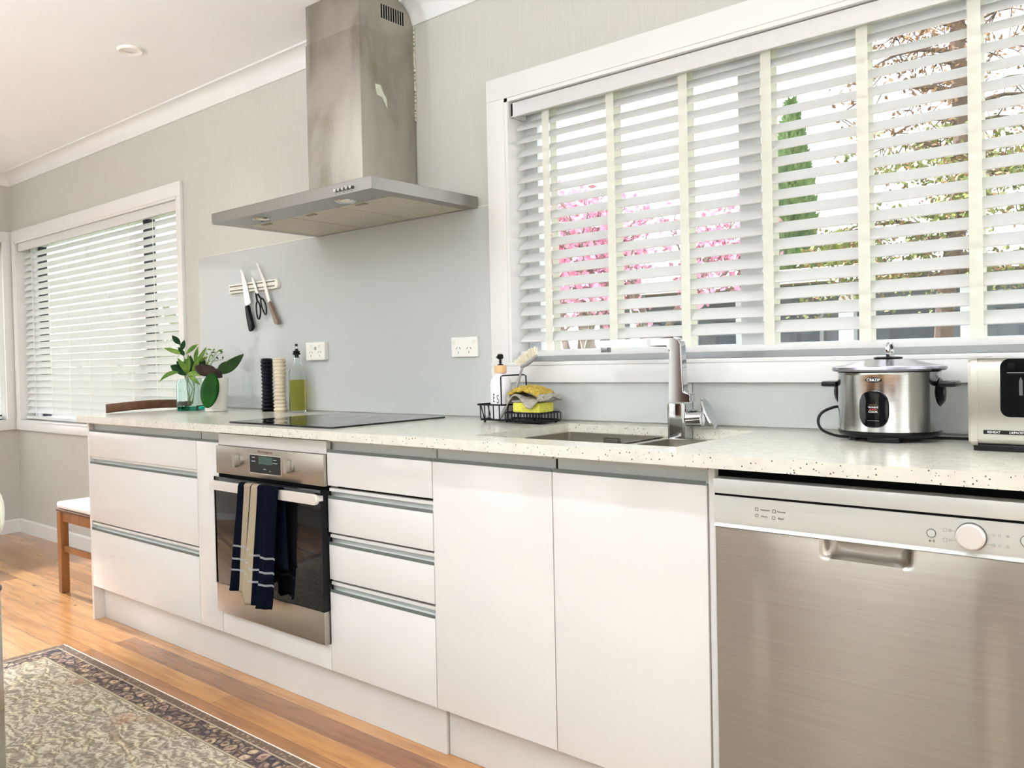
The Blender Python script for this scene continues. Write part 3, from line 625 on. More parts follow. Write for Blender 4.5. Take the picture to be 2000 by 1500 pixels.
# oven housing
c = thing('oven_cabinet', ((X2+X3)/2, -.3, 0), 'white cabinet housing the oven, showing plain strips above and below it', 'cabinet')
carcass(X2, X3, c)
front(X2, X3, .8235, .8640, 'top_panel', c); front(X2, X3, .1515, .2315, 'bottom_panel', c)
MB().box(X2+.016, X3-.016, FY+.026, -.03, .215, .2315).build('shelf', CABM, c, smooth=False)
# four drawer unit
c = thing('drawer_cabinet', ((X3+X4)/2, -.3, 0), 'white gloss cabinet of four drawers just right of the oven', 'cabinet')
carcass(X3, X4, c); gap_shade_sheet(X3, X4, .17, .86, c); rail(X3, X4, .862, WT0-.001, c)
for i, (a, b_) in enumerate([(.8295, .7275), (.6868, .5828), (.5438, .4368), (.3965, .1515)]):
    d = front(X3, X4, b_, a, 'drawer', c); pull(X3, X4, a, d)
    if i: rail(X3, X4, a+.0225, a+.032, c)
# sink cabinet
c = thing('sink_cabinet', ((X4+X6)/2, -.3, 0), 'white gloss two door cabinet under the sink, beside the dishwasher', 'cabinet')
cc = MB(); cc.box(X4+.0005, X4+.016, FY+.026, -.02, .152, WT0-.001).box(X6-.016, X6-.0005, FY+.026, -.02, .152, WT0-.001).box(X4+.016, X6-.016, FY+.026, -.02, .152, .168).build('carcass', CABM, c, smooth=False)
for xa, xb in ((X4, X5), (X5, X6)):
    d = front(xa, xb, .1515, .8295, 'door', c); pull(xa, xb, .8295, d)
    rail(xa, xb, .862, WT0-.001, c)
MB().box(X6+.0005, X6+.015, FY+.006, -.009, 0, WT0-.001, .001).build('end_panel', CABM, c)
# plinth boards
o = MB().box(-3.528, -1.4455, -.5506, -.534, .0005, .1495, .0008).build('plinth', CABM); tag(o, 'long white kickboard under the oven and the drawer cabinets', 'plinth')
o = MB().box(-1.4435, X6, -.5406, -.524, .0005, .1495, .0008).build('plinth', CABM); tag(o, 'short white kickboard set back under the two door sink cabinet', 'plinth')

# ------------------------------------------------------------------ oven
ov = thing('wall_oven', (-2.19, -.3, .232), 'built-in stainless steel oven with black glass door under the cooktop', 'oven')
OX0, OX1 = -2.4935, -1.8895
MB().box(OX0+.018, OX1-.018, FY+.02, -.06, .236, .815).build('body', DARK, ov, smooth=False)
cp = MB().box(OX0, OX1, FY-.012, FY+.015, .724, .8222, .0015).build('control_panel', OVSTEEL, ov)
MB().box(OX0+.002, OX1-.002, FY-.004, FY+.01, .70, .724).build('vent_gap', DARK, ov, smooth=False)
dr = MB().box(OX0+.001, OX1-.001, FY-.022, FY+.012, .336, .7135, .0015).build('door', BLKGL, ov)
MB().box(OX0+.001, OX1-.001, FY-.0225, FY+.012, .2345, .3355, .0015).build('lower_strip', OVSTEEL, ov)
MB().prism(rrect(OX0+.03, OX1-.035, .695, .709, .003), 'y', FY-.0228, FY-.0215).build('vent_slot', mat('dark_grey_trim', (.06, .06, .06), .3, var=.05), dr)
for side_x in (OX0, OX1-.004): MB().box(side_x, side_x+.004, FY-.0235, FY, .336, .7135).build('side_trim', mat('oven_edge', (.008, .008, .008), .4, spec=.15, var=.05), dr, smooth=False)
hb = MB(); HY = -.650
hb.prism(rrect(-2.470, -1.868, .674, .706, .014), 'y', HY-.006, HY+.006, bev=.002)
hb.box(-2.455, -2.435, HY+.006, FY-.02, .682, .698).box(-1.905, -1.885, HY+.006, FY-.02, .682, .698)
hb.build('handle', mat('satin_pale_handle', (.84, .82, .79), .3, metal=.6, var=.01), ov)
for kx in (-2.350, -2.058):
    k = MB(); k.cyl((kx, FY-.012, .778), (kx, FY-.018, .778), .021, 28)
    k.prism(rrect(kx-.011, kx+.011, .755, .800, .008), 'y', FY-.034, FY-.017, bev=.0025)
    k.build('knob', mat('satin_knob', (.52, .50, .45), .3, metal=.9, var=.03), cp)
    for a in range(5): 
        an = math.radians(-150+30*a); MB().box(kx+.032*math.cos(an)-.0015, kx+.032*math.cos(an)+.0015, FY-.0126, FY-.0118, .778+.032*math.sin(an)-.0015, .778+.032*math.sin(an)+.0015).build('mark', GREYINK, cp, smooth=False)
dp = MB().prism(rrect(-2.284, -2.109, .7415, .8010, .001), 'y', FY-.0128, FY-.011).build('display', BLKGL, cp)
MB().prism(rrect(-2.286, -2.107, .7395, .8030, .001), 'y', FY-.0124, FY-.0115).build('display_frame', mat('pale_bezel', (.75, .73, .70), .3, metal=.5, var=.02), cp)
MB().box(-2.232, -2.155, FY-.0131, FY-.0127, .7725, .798).build('screen', mat('green_lcd', (.03, .07, .05), .3, var=.05), dp, smooth=False)
for (ax, az, aw) in ((-2.262, .793, .018), (-2.262, .780, .022), (-2.14, .790, .018), (-2.14, .779, .026), (-2.198, .756, .016), (-2.168, .752, .008)):
    MB().box(ax-aw/2, ax+aw/2, FY-.0131, FY-.0127, az-.0012, az+.0012).build('mark', mat('dim_print', (.35, .38, .38), .5, var=.05), dp, smooth=False)
text('lettering', '(W) Westinghouse', .0105, (-2.195, FY-.0122, .8135), FR, mat('brown_print', (.16, .05, .04), .5, var=.05), cp, .0003)

# towel over the oven handle
t = MB()
def tw(u, v, side_):
    xt = -2.266+u*.214; zt = .711
    fold = .007*math.sin(u*15+.6)*(1-v)+.004*math.sin(u*31+v*3)*(1-v)
    xb = -2.306+u*.205
    x = xb+(xt-xb)*min(1, (v/.9))**.8
    return x, fold, zt
def ftow(u, v):
    # v 0 = front hem, .62 = over the bar, 1 = back hem
    hem = .318 + (.030*(1 if u < .42 else 0)) + .02*max(0, .3-u)
    xt = -2.268+u*.216
    if v < .62:
        k = v/.62; xb = -2.308+u*.208; s = k**.7; x = xb*(1-s)+xt*s; z = hem+(.706-hem)*k
        y = HY-.0115 - .010*(1-k) - (.010*math.sin(u*17+1.0)+.004*math.sin(u*37+k*4))*(1-.75*k)
        return (x, y-.004, z)
    if v < .70:
        a = PI*(v-.62)/.08; return (xt, HY-.0005-.0115*math.cos(a)-.003*(1 if v < .66 else 0), .706+.0075*math.sin(a))
    k = (v-.70)/.30; return (xt+.01*k, HY+.0115-.001*math.sin(u*20)*k + .0015*k, .706-k*.26)
t.grid(ftow, 64, 90, uv=True)
o = t.build('tea_towel', TOWEL, None, solid=.003, ang=80); tag(o, 'navy tea towel with tan stripes hanging over the oven handle', 'towel')

# ------------------------------------------------------------------ dishwasher
dw = thing('dishwasher', (-.31, -.3, 0), 'stainless steel dishwasher under the right end of the worktop', 'dishwasher')
DX0, DX1, DY = -.6105, -.0125, -.610
MB().box(DX0+.004, DX1-.004, DY+.03, -.04, .01, .845).build('body', mat('dark_grey_casing', (.015, .015, .015), .7, spec=.1, var=.05), dw, smooth=False)
MB().box(DX0, DX1, DY, -.06, .8185, .8490, .002).build('top_panel', SILV, dw)
MB().box(DX0-.004, DX1, DY+.035, DY+.050, .8495, WT0-.0005).build('gap_shade', DARK, dw, smooth=False)  # near-black strip painting the shade in the gap under the worktop
pc = MB().prism([(DY, .8140), (DY, .7650), (DY+.004, .7560), (DY-.001, .7500), (DY+.03, .7500), (DY+.03, .8140)], 'x', DX0, DX1, bev=.0008).build('control_panel', SILV, dw)
def door_f(u, v):
    x = DX0+.002+u*(DX1-DX0-.004); z = .11+v*(.7485-.11)
    xc = (u-.5)*2
    e = 1-math.exp(-((1-v)*.64/.07)) 
    st = max(0, min(1, (.80-abs(xc))/.24)); st = st*st*(3-2*st)
    bul = .0060*(1-abs(xc)**2.4)+.0048*st
    yy = DY+.004-bul*e + .0016*math.sin(u*9.5+.7)*e
    if abs(x+.3143) < .078:
        d = max(0, 1-((x+.3143)/.078)**6) ; zz = (.7485-z)/.034
        if zz < 1: yy += .030*d*(1-zz**3)**.5
    return (x, yy, z)
def gridxs():
    return None
dd_ = MB().grid(door_f, 120, 130, uv=True)
dd_.box(DX0+.002, DX1-.002, DY+.028, DY+.034, .11, .7485)
dd = dd_.build('door', DWSTEEL, dw, ang=60)
MB().box(DX0+.01, DX1-.01, DY+.06, DY+.08, .0, .105).build('kick_plate', DARK, dw, smooth=False)
MB().box(DX0+.002, DX1-.002, DY-.0015+.004, DY+.02, .8142, .8183).build('seam', DARK, dw, smooth=False)
def ring(x, z, r, name='button', w=.0009, mt=SILV):
    MB().cyl((x, DY+.001, z), (x, DY-.0012, z), r, 32).build(name, mt, pc)
    q = MB(); q.lathe([(r, 0), (r, .0018), (r+w, .0018), (r+w, 0)], (x, DY, z), 36, Matrix.Rotation(PI/2, 4, 'X')).build(name+'_ring', INK, pc)
ring(-.1437, .7846, .0225, 'dial', .0012, SILVK)
MB().lathe([(.0225, 0), (.0222, .008), (.0195, .0105), (0, .011)], (-.1437, DY-.001, .7846), 40, Matrix.Rotation(PI/2, 4, 'X')).build('dial_cap', SILVK, pc)
ring(-.2048, .7833, .0066); ring(-.0625, .7867, .0095)
text('symbol', '\u25b6 II' if False else 'II', .006, (-.2010, DY-.0004, .7693), FR, INK, pc)
MB().prism([(-.2085, .7672), (-.2085, .7714), (-.2045, .7693)], 'y', DY-.0006, DY+.0002).build('symbol', INK, pc, smooth=False)
for (ax, az) in ((-.1755, .7912), (-.1755, .7742), (-.1105, .7908), (-.1105, .7742), (-.0905, .7912), (-.0905, .7740), (-.0635, .8015), (-.0635, .7700)):
    MB().cyl((ax, DY+.0005, az), (ax, DY-.0006, az), .0026, 16).build('indicator', GREYINK, pc)
for (ax, az, x2) in ((-.173, .7912, -.1665), (-.173, .7742, -.1655), (-.121, .7908, -.1135), (-.122, .7742, -.1135)):
    MB().box(ax, x2, DY-.0004, DY+.0002, az-.0003, az+.0003).build('mark', GREYINK, pc, smooth=False)
def icon(x, z, s, mt=INK):
    q = MB()
    for (a0, a1, c0, c1) in ((-s, s, -s, -s*.75), (-s, -s*.75, -s, s*.7), (s*.75, s, -s, s*.7), (-s, -s*.4, s*.6, s*.9), (s*.4, s, s*.6, s*.9), (-s*.5, s*.5, s*.85, s*1.1)):
        q.box(x+a0, x+a1, DY-.0004, DY+.0002, z+c0, z+c1)
    q.build('symbol', mt, pc, smooth=False)
icon(-.1835, .7912, .0030, GREYINK); icon(-.1835, .7742, .0030, GREYINK); icon(-.1025, .7908, .0022, GREYINK); icon(-.1025, .7742, .0022, GREYINK)
icon(-.5185, .7935, .0032); icon(-.5185, .7805, .0030); icon(-.4835, .7925, .0034); icon(-.4845, .7795, .0030)
for (tx, tz, s) in ((-.5015, .7932, 'Intensive'), (-.5035, .7803, 'Heavy'), (-.4690, .7925, 'Normal'), (-.4700, .7795, 'Rapid')):
    text('lettering', s, .0052, (tx, DY-.0004, tz), FR, INK, pc, .0002)
# carcass end beyond the dishwasher
o = MB().box(DX1+.004, .62, FY, -.02, .0, WT0-.001, .001).build('base_cabinet', CAB); tag(o, 'white cabinet end beyond the dishwasher', 'cabinet')

# ------------------------------------------------------------------ range hood
hood = thing('range_hood', (-2.21, -.002, 1.636), 'wall mounted stainless steel range hood with tall scuffed chimney', 'range hood')
HX0, HX1, HZ0, HZ1 = -2.6576, -1.7599, 1.6365, 1.676
cn = MB(); 
cn.prism([(HX0, -.5), (HX1, -.5), (HX1, -.0065), (HX0, -.0065)], 'z', HZ1-.002, HZ1, bev=.0008)
t_ = .002
cn.box(HX0, HX1, -.5, -.5+t_, HZ0, HZ1-.002).box(HX0, HX0+t_, -.498, -.0085, HZ0, HZ1-.002).box(HX1-t_, HX1, -.498, -.0085, HZ0, HZ1-.002).box(HX0, HX1, -.0085, -.0065, HZ0, HZ1-.002)
# underside frame
cn.box(HX0+t_, HX1-t_, -.498, -.372, HZ0, HZ0+.002).box(HX0+t_, HX0+.035, -.372, -.0085, HZ0, HZ0+.002).box(HX1-.050, HX1-t_, -.372, -.0085, HZ0, HZ0+.002).box(HX0+.035, HX1-.050, -.026, -.0085, HZ0, HZ0+.002)
canopy = cn.build('canopy', CSTEEL, hood, smooth=False)
fx = [HX0+.035, HX0+.035+.271, HX0+.035+.542, HX1-.050]
for i in range(3):
    f_ = MB().box(fx[i]+.001, fx[i+1]-.001, -.371, -.027, HZ0+.001, HZ0+.008, .001).build('filter', FILT, hood)
    q = MB(); 
    for (a0, a1, c0, c1) in ((fx[i]+.001, fx[i+1]-.001, -.371, -.366), (fx[i]+.001, fx[i+1]-.001, -.032, -.027), (fx[i]+.001, fx[i]+.005, -.371, -.027), (fx[i+1]-.005, fx[i+1]-.001, -.371, -.027)): q.box(a0, a1, c0, c1, HZ0-.0005, HZ0+.002)
    q.build('edge', mat('filter_rim', (.62, .57, .46), .4, metal=.5, var=.02), f_, smooth=False)
    mxx = fx[i]+.075; MB().box(mxx, mxx+.05, -.356, -.340, HZ0-.002, HZ0+.002, .001).build('latch', mat('dull_latch', (.30, .27, .2), .5, metal=.5, var=.05), f_)
for lx in (-1.972, -2.44):
    l_ = MB().lathe([(.026, -.001), (.033, -.003), (.036, .001), (.026, .001)], (lx, -.425, HZ0), 32).build('lamp', CHROME, hood)
    MB().lathe([(0, -.0005), (.026, -.0005), (.026, .001), (0, .001)], (lx, -.425, HZ0), 32).build('lens', mat('frosted_lens', (.86, .84, .74), .4, var=.02), l_)
for i in range(5):
    bx = -1.929+i*.019; MB().cyl((bx, -.500, 1.6535), (bx, -.507, 1.6535), .0052, 16).build('button', CHROME if i else SILV, hood)
    MB().cyl((bx+.007, -.4995, 1.652), (bx+.007, -.5035, 1.652), .0048, 16).build('button_recess', INK, hood)
    MB().box(bx-.002, bx+.002, -.5004, -.4998, 1.642, 1.6445).build('mark', INK, hood, smooth=False)
C0, C1, CD = -2.3612, -2.0579, -.2718
ch = MB(); 
ch.box(C0, C1, CD, -.0075, HZ1, 2.285, .0012)
chn = ch.build('chimney', HSTEEL, hood)
up = MB().prism([(CD+.003, 2.285), (CD+.003, ZC-.001), (-.078, ZC-.001), (-.052, 2.408), (-.020, 2.375), (-.0075, 2.345), (-.0075, 2.285)], 'x', C0+.003, C1-.003).build('upper_chimney', HSTEEL, hood, smooth=False)
for i in range(10):
    yy = -.162+i*.0117; MB().box(C1-.0034, C1-.0024, yy-.0028, yy+.0028, 2.338-.0, 2.388).build('vent_slot', DARK, up, smooth=False)
MB().prism([(-.205, 2.093), (-.178, 2.094), (-.165, 2.068), (-.150, 2.052), (-.147, 2.014), (-.160, 2.036), (-.172, 2.052), (-.196, 2.056)], 'x', C1-.0002, C1+.0006).build('sticker_residue', mat('pale_sticker_residue', (.58, .60, .50), .7, var=.15, scale=60), chn, smooth=False)
rg = MB(); random.seed(3)
for i in range(26):
    zz = 2.0+i*.014; rg.box(C1-.002, C1+.0015+random.random()*.003, -.0085, -.0062+.004, zz, zz+.006+random.random()*.008)
rg.build('torn_sealant', mat('pale_sealant', (.62, .58, .46), .8, var=.2, scale=60), chn, smooth=False)

# ------------------------------------------------------------------ ceiling downlight
def downlight(x, y, label, power):
    dl = thing('downlight', (x, y, ZC-.001), label, 'light')
    MB().lathe([(.030, -.004), (.046, -.010), (.052, -.006), (.054, 0)], (x, y, ZC), 40).build('bezel', mat('white_bezel', (.86, .82, .76), .4, var=.01), dl)
    MB().lathe([(0, -.002), (.031, -.003)], (x, y, ZC), 32).build('lens', mat('satin_lens', (.85, .80, .74), .3, var=.01), dl)
    l = area('downlight_lamp', (x, y, ZC-.012), (0, 0, 0), .06, .06, power, (.92, .96, 1)); l.data.shape = 'DISK'; l.data.spread = math.radians(110)
downlight(-3.215, -.515, 'round white recessed downlight in the ceiling left of the range hood', 1)
downlight(-1.05, -1.3, 'added unseen white recessed downlight in the ceiling out from the sink', 6)  # extra downlights out of view, added to light the worktop from above
downlight(.75, -1.3, 'added unseen white recessed downlight in the ceiling out from the toaster', 6)
downlight(-3.215, -2.6, 'added unseen white recessed downlight in the ceiling over the rug end', 5)

# ------------------------------------------------------------------ wall things
def socket(x0, x1, z0, z1, label, th):
    s = thing('power_socket', ((x0+x1)/2, -.006, (z0+z1)/2), label, 'power socket')
    pl = MB().prism(rrect(x0, x1, z0, z1, .003), 'y', -.0065-th, -.0062, bev=.0015).build('plate', WHPL, s)
    y = -.0065-th; w = x1-x0; h = z1-z0
    for k, fx_ in enumerate((.28, .72) if th > .012 else (.27, .68)):
        cx = x0+w*fx_; cz = z0+h*.36
        q = MB()
        for (dx, dz, an) in ((-.0075, .006, -35), (.0075, .006, 35), (0, -.009, 0)):
            q.box(-.001, .001, -.0006, .0006, -.0042, .0042, M=Matrix.Translation((cx+dx, y, cz+dz)) @ Matrix.Rotation(math.radians(-an), 4, 'Y'))
        q.build('outlet', INK, pl, smooth=False)
        sx = x0+w*((.30, .70) if th > .012 else (.10, .88))[k]
        MB().box(sx-.006, sx+.006, y-.002, y, z0+h*.66, z0+h*.86, .0008).build('switch', mat('cream_switch', (.76, .74, .68), .35, var=.01), pl)
    if th > .012: MB().box(x0+w*.47, x0+w*.56, y-.001, y, z0+h*.56, z0+h*.74).build('usb_port', mat('grey_port', (.30, .30, .28), .4, var=.05), pl, smooth=False)
    return s
socket(-2.728, -2.601, 1.1195, 1.194, 'white double power socket behind the oil bottle, with grey port', .020)
socket(-1.8925, -1.7675, 1.1165, 1.1870, 'white double power socket on the splashback beside the window casing', .009)
kr = MB().prism(rrect(-3.308, -2.921, 1.4415, 1.4835, .018, rs=(.018, .004, .004, .018)), 'y', -.022, -.0062, bev=.002).build('magnetic_knife_rail', mat('cream_plastic', (.80, .78, .68), .35, var=.02)); tag(kr, 'cream magnetic knife rail mounted on the splashback', 'knife rail')
for zz in (1.4535, 1.4735): MB().box(-3.300, -2.945, -.0235, -.0215, zz-.0025, zz+.0025).build('magnet_strip', mat('dark_magnet', (.12, .11, .09), .4, var=.05), kr, smooth=False)
for xx in (-3.245, -2.965): MB().cyl((xx, -.0215, 1.4635), (xx, -.0228, 1.4635), .003, 12).build('screw', ALU, kr)
BL = mat('polished_blade', (.80, .78, .73), .22, metal=.9, var=.02, stretch=(40, 40, 2))
k = thing('kitchen_knife', (-3.16, -.028, 1.42), 'broad knife with black handle, left on the magnetic rail', 'knife')
MB().prism([(-3.201, 1.553), (-3.176, 1.527), (-3.148, 1.468), (-3.125, 1.390), (-3.131, 1.384), (-3.163, 1.376), (-3.172, 1.385), (-3.182, 1.44), (-3.193, 1.51)], 'y', -.0275, -.0245, bev=.0008).build('blade', BL, k)
MB().prism([(-3.166, 1.377), (-3.140, 1.379), (-3.133, 1.355), (-3.115, 1.31), (-3.104, 1.277), (-3.116, 1.262), (-3.139, 1.257), (-3.152, 1.30), (-3.161, 1.34)], 'y', -.034, -.018, bev=.004).build('handle', BLKPL, k)
k = thing('kitchen_knife', (-2.98, -.028, 1.42), 'slim knife with brown steel handle, right on the magnetic rail', 'knife')
MB().prism([(-3.075, 1.565), (-3.060, 1.560), (-3.034, 1.52), (-3.006, 1.478), (-2.985, 1.42), (-2.973, 1.388), (-2.990, 1.378), (-3.008, 1.42), (-3.030, 1.48), (-3.058, 1.535)], 'y', -.0275, -.0245, bev=.0008).build('blade', BL, k)
MB().prism([(-2.990, 1.379), (-2.972, 1.386), (-2.955, 1.362), (-2.930, 1.320), (-2.905, 1.285), (-2.918, 1.280), (-2.942, 1.284), (-2.962, 1.33), (-2.978, 1.36)], 'y', -.034, -.018, bev=.003).build('handle', mat('brown_steel_handle', (.26, .19, .14), .3, metal=.5, var=.1), k)
k = thing('kitchen_scissors', (-3.07, -.028, 1.42), 'black handled kitchen scissors hanging between the two knives', 'scissors')
MB().prism([(-3.116, 1.500), (-3.110, 1.507), (-3.078, 1.446), (-3.070, 1.430), (-3.084, 1.424), (-3.092, 1.45)], 'y', -.0270, -.0240).prism([(-3.101, 1.507), (-3.095, 1.50), (-3.066, 1.440), (-3.062, 1.428), (-3.076, 1.424), (-3.084, 1.45)], 'y', -.0295, -.0270).build('blades', BL, k, smooth=False)
def oval(cx, cz, a, b_, rot, n=24):
    out = []
    for i in range(n):
        t = 2*PI*i/n; x = a*math.cos(t); z = b_*math.sin(t)*(1-.18*math.cos(t)); x, z = x, z
        out.append((cx+x*math.cos(rot)-z*math.sin(rot), -.028, cz+x*math.sin(rot)+z*math.cos(rot)))
    return out
MB().tube(oval(-3.064, 1.352, .016, .040, .10), .0038, 8, closed=True).tube([(-3.080, -.028, 1.430), (-3.077, -.028, 1.41), (-3.070, -.028, 1.388)], .0045, 8).tube(oval(-3.022, 1.368, .015, .040, .42), .0038, 8, closed=True).tube([(-3.066, -.028, 1.424), (-3.056, -.028, 1.414), (-3.040, -.028, 1.400)], .0045, 8).build('handles', BLKPL, k)

# ------------------------------------------------------------------ vase and plants
def leaf(mb, base, tip, width, droop=.0, up=(0, 0, 1), n=9, fold=.25, wpos=.5, roll=0, narrow=1.0):
    base, tip = Vector(base), Vector(tip); d = tip-base; L_ = d.length; t0 = d.normalized()
    side_ = t0.cross(Vector(up)); side_ = side_.normalized() if side_.length > 1e-4 else t0.orthogonal().normalized()
    if roll: side_ = Matrix.Rotation(roll, 3, t0) @ side_
    nrm = side_.cross(t0).normalized()
    q = bmesh.new(); rows = []
    for i in range(n+1):
        u = i/n; c = base+d*u + Vector((0, 0, 1))*droop*L_*4*u*(1-u)
        w = width/2*max(.02, math.sin(PI*min(1, u**(math.log(.5)/math.log(wpos)))))**narrow
        rows.append([q.verts.new(c+side_*w*s+nrm*abs(s)*w*fold) for s in (-1, -.5, 0, .5, 1)])
    for a, b2 in zip(rows, rows[1:]):
        for k in range(4): q.faces.new((a[k], a[k+1], b2[k+1], b2[k]))
    mb.merge(q)
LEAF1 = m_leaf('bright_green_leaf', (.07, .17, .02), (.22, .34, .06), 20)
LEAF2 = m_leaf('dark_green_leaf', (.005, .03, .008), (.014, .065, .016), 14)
ORL = m_leaf('orchid_leaf_green', (.003, .040, .002), (.006, .075, .003), 8)
VC = Vector((-3.405, -.175, .9)); VR = math.radians(37)
vs = thing('glass_vase', VC, 'square green recycled glass vase holding cut greenery', 'vase')
GG = real_glass('thick_green_glass', (.84, .975, .945), .0, 1.25); GB = real_glass('deep_green_glass_base', (.01, .30, .20), .0, 1.3)
h = .052; Mv = Matrix.Translation(VC) @ Matrix.Rotation(VR, 4, 'Z')
def sqring(q, hh, r, z): return [q.verts.new((p[0], p[1], z)) for p in rrect(-hh, hh, -hh, hh, r, 5)]
q = bmesh.new(); rr = [sqring(q, h-.001, .010, .0205), sqring(q, h, .010, .03), sqring(q, h-.0005, .012, .125), sqring(q, h-.006, .012, .137), sqring(q, h-.004, .014, .146), sqring(q, h-.008, .012, .147), sqring(q, h-.010, .010, .137), sqring(q, h-.0045, .009, .125), sqring(q, h-.0045, .009, .0235)]
for a, c_ in zip(rr, rr[1:]):
    for i in range(len(a)): q.faces.new((a[i], a[(i+1) % len(a)], c_[(i+1) % len(a)], c_[i]))
q.faces.new(rr[0][::-1]); q.faces.new(rr[-1]); bmesh.ops.recalc_face_normals(q, faces=q.faces); bmesh.ops.transform(q, matrix=Mv, verts=q.verts)
mb = MB(); mb.merge(q); mb.build('glass_body', GG, vs, ang=50)
MB().prism(rrect(-h, h, -h, h, .010), 'z', .0008, .0202, bev=.004, M=Mv).build('glass_base', GB, vs)
st = thing('cut_greenery', VC+Vector((0, 0, .025)), 'cut green leaves standing in the square glass vase', 'plant')
sm = MB(); random.seed(5)
for i in range(7):
    a = random.random()*6.28; r = .02*random.random(); r2 = .03
    sm.tube([VC+Vector((r*math.cos(a), r*math.sin(a), .03)), VC+Vector((r2*math.cos(a+1.5)*.6, r2*math.sin(a+1.5)*.6, .10)), VC+Vector((r2*math.cos(a), r2*math.sin(a), .165))], .0016, 6)
sm.build('stems', m_leaf('stem_green', (.10, .16, .05), (.2, .26, .1)), st)
def P(r, z, dpt=0): return VC + R3*r + Vector((0, 0, z)) + F3*dpt     # r: metres to the viewer's right, dpt: away
R3 = Vector((.504, .864, 0)); F3 = Vector((-.864, .504, 0))
LB = MB(); LD = MB(); LU = -F3
def V2(h, v, d=0): return P((h-374)/446, (803-v)/418, d)      # h, v: the leaf measured off the photo in 446ths / 418ths of a metre from the vase
for (h0, v0, h1, v1, w, dp_, dr_) in [(352, 729, 312, 747, .020, -.03, .16), (361, 694, 322, 681, .022, .02, .03), (366, 694, 391, 674, .020, .02, .06), (382, 709, 390, 679, .018, -.02, 0), (386, 716, 407, 680, .019, -.01, .03), (376, 729, 403, 688, .022, -.03, .04), (368, 731, 349, 700, .022, -.03, .02), (369, 730, 371, 694, .024, -.04, 0), (365, 733, 402, 736, .024, -.06, .08), (370, 736, 392, 754, .022, -.06, .05), (394, 709, 410, 699, .014, .03, .05), (366, 732, 360, 706, .02, -.05, 0), (380, 731, 392, 700, .02, -.04, 0)]:
    leaf(LB, V2(h0, v0, dp_*.3), V2(h1, v1, dp_), w, dr_, up=LU, fold=.30, wpos=.45)
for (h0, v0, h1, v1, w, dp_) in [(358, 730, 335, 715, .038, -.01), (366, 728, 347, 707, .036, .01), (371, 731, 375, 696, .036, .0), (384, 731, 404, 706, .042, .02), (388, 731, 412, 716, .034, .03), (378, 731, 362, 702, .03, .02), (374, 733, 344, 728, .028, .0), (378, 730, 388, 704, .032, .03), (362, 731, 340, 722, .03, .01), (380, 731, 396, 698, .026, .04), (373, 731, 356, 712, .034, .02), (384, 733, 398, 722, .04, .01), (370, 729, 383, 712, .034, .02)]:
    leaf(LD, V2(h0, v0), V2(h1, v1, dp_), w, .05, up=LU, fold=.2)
LB.tube([V2(370, 735), V2(366, 712, .01), V2(359, 690, .01), V2(354, 674, .01), V2(350, 666, .01)], .0016, 6)
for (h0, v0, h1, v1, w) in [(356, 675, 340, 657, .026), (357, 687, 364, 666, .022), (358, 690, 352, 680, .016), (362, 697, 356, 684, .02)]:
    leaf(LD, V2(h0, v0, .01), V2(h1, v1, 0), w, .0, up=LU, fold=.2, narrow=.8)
for i in range(11):
    l0 = V2(400+random.uniform(-4, 12), 722, .03); hh_ = random.uniform(402, 440); vv_ = random.uniform(684, 708); l1 = V2(hh_, vv_, .03)
    LB.tube([l0, (l0+l1)/2+Vector((0, 0, .010)), l1], .0009, 5)
    leaf(LD if i % 2 else LB, l1, l1+R3*.026*random.uniform(-.5, 1.2)+Vector((0, 0, random.uniform(-.012, .016))), .007, .05, up=LU)
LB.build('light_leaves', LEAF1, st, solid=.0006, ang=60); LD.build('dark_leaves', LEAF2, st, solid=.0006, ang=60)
# orchid pot
PC = Vector((-3.19, -.178, .9))
po = thing('potted_orchid', PC, 'orchid with big oval leaves in a plain white pot', 'potted plant')
MB().lathe([(0, .0008), (.044, .0008), (.047, .003), (.0575, .146), (.0575, .149), (.054, .149), (.053, .130), (0, .130)], PC, 40).build('pot', mat('matt_white_ceramic', (.82, .79, .72), .45, var=.01), po)
MB().lathe([(0, .142), (.03, .140), (.053, .131)], PC, 24).build('bark', mat('dark_bark', (.05, .03, .02), .9, var=.5, scale=90, bump=.8), po)
def PP(r, z, d=0): return PC + R3*r + Vector((0, 0, z)) + F3*d
big = MB(); leaf(big, PP(-.012, .172, -.060), PP(-.040, .021, -.095), .078, .0, up=-F3, fold=.10, wpos=.50, n=18, narrow=.48); big.build('leaf', ORL, po, solid=.0018, ang=60)
b2 = MB(); leaf(b2, PP(.012, .170), PP(.128, .256, .05), .050, -.04, up=-F3, fold=.30, n=16, wpos=.42, narrow=.8); b2.build('leaf', m_leaf('olive_leaf', (.02, .05, .012), (.045, .09, .02), 12), po, solid=.0018, ang=60)
b3 = MB(); leaf(b3, PP(.008, .168, .02), PP(.060, .222, .02), .034, .05, up=-F3, fold=.3, n=10, narrow=.7); b3.build('leaf', m_leaf('dull_green_leaf', (.02, .045, .015), (.04, .07, .02), 12), po, solid=.0018, ang=60)  # small leaf in a duller green
b4 = MB(); leaf(b4, PP(-.02, .160, .03), PP(-.085, .205, .03), .05, .05, up=-F3, fold=.3, n=10, narrow=.7); leaf(b4, PP(.01, .155, .0), PP(-.055, .200, .0), .05, .05, up=-F3, fold=.3, n=10, narrow=.7); leaf(b4, PP(.03, .152, .0), PP(-.02, .185, .0), .04, .05, up=-F3, fold=.3, n=10, narrow=.7); b4.build('leaf', m_leaf('purple_brown_leaf', (.025, .012, .012), (.05, .03, .02), 12), po, solid=.0018, ang=60)

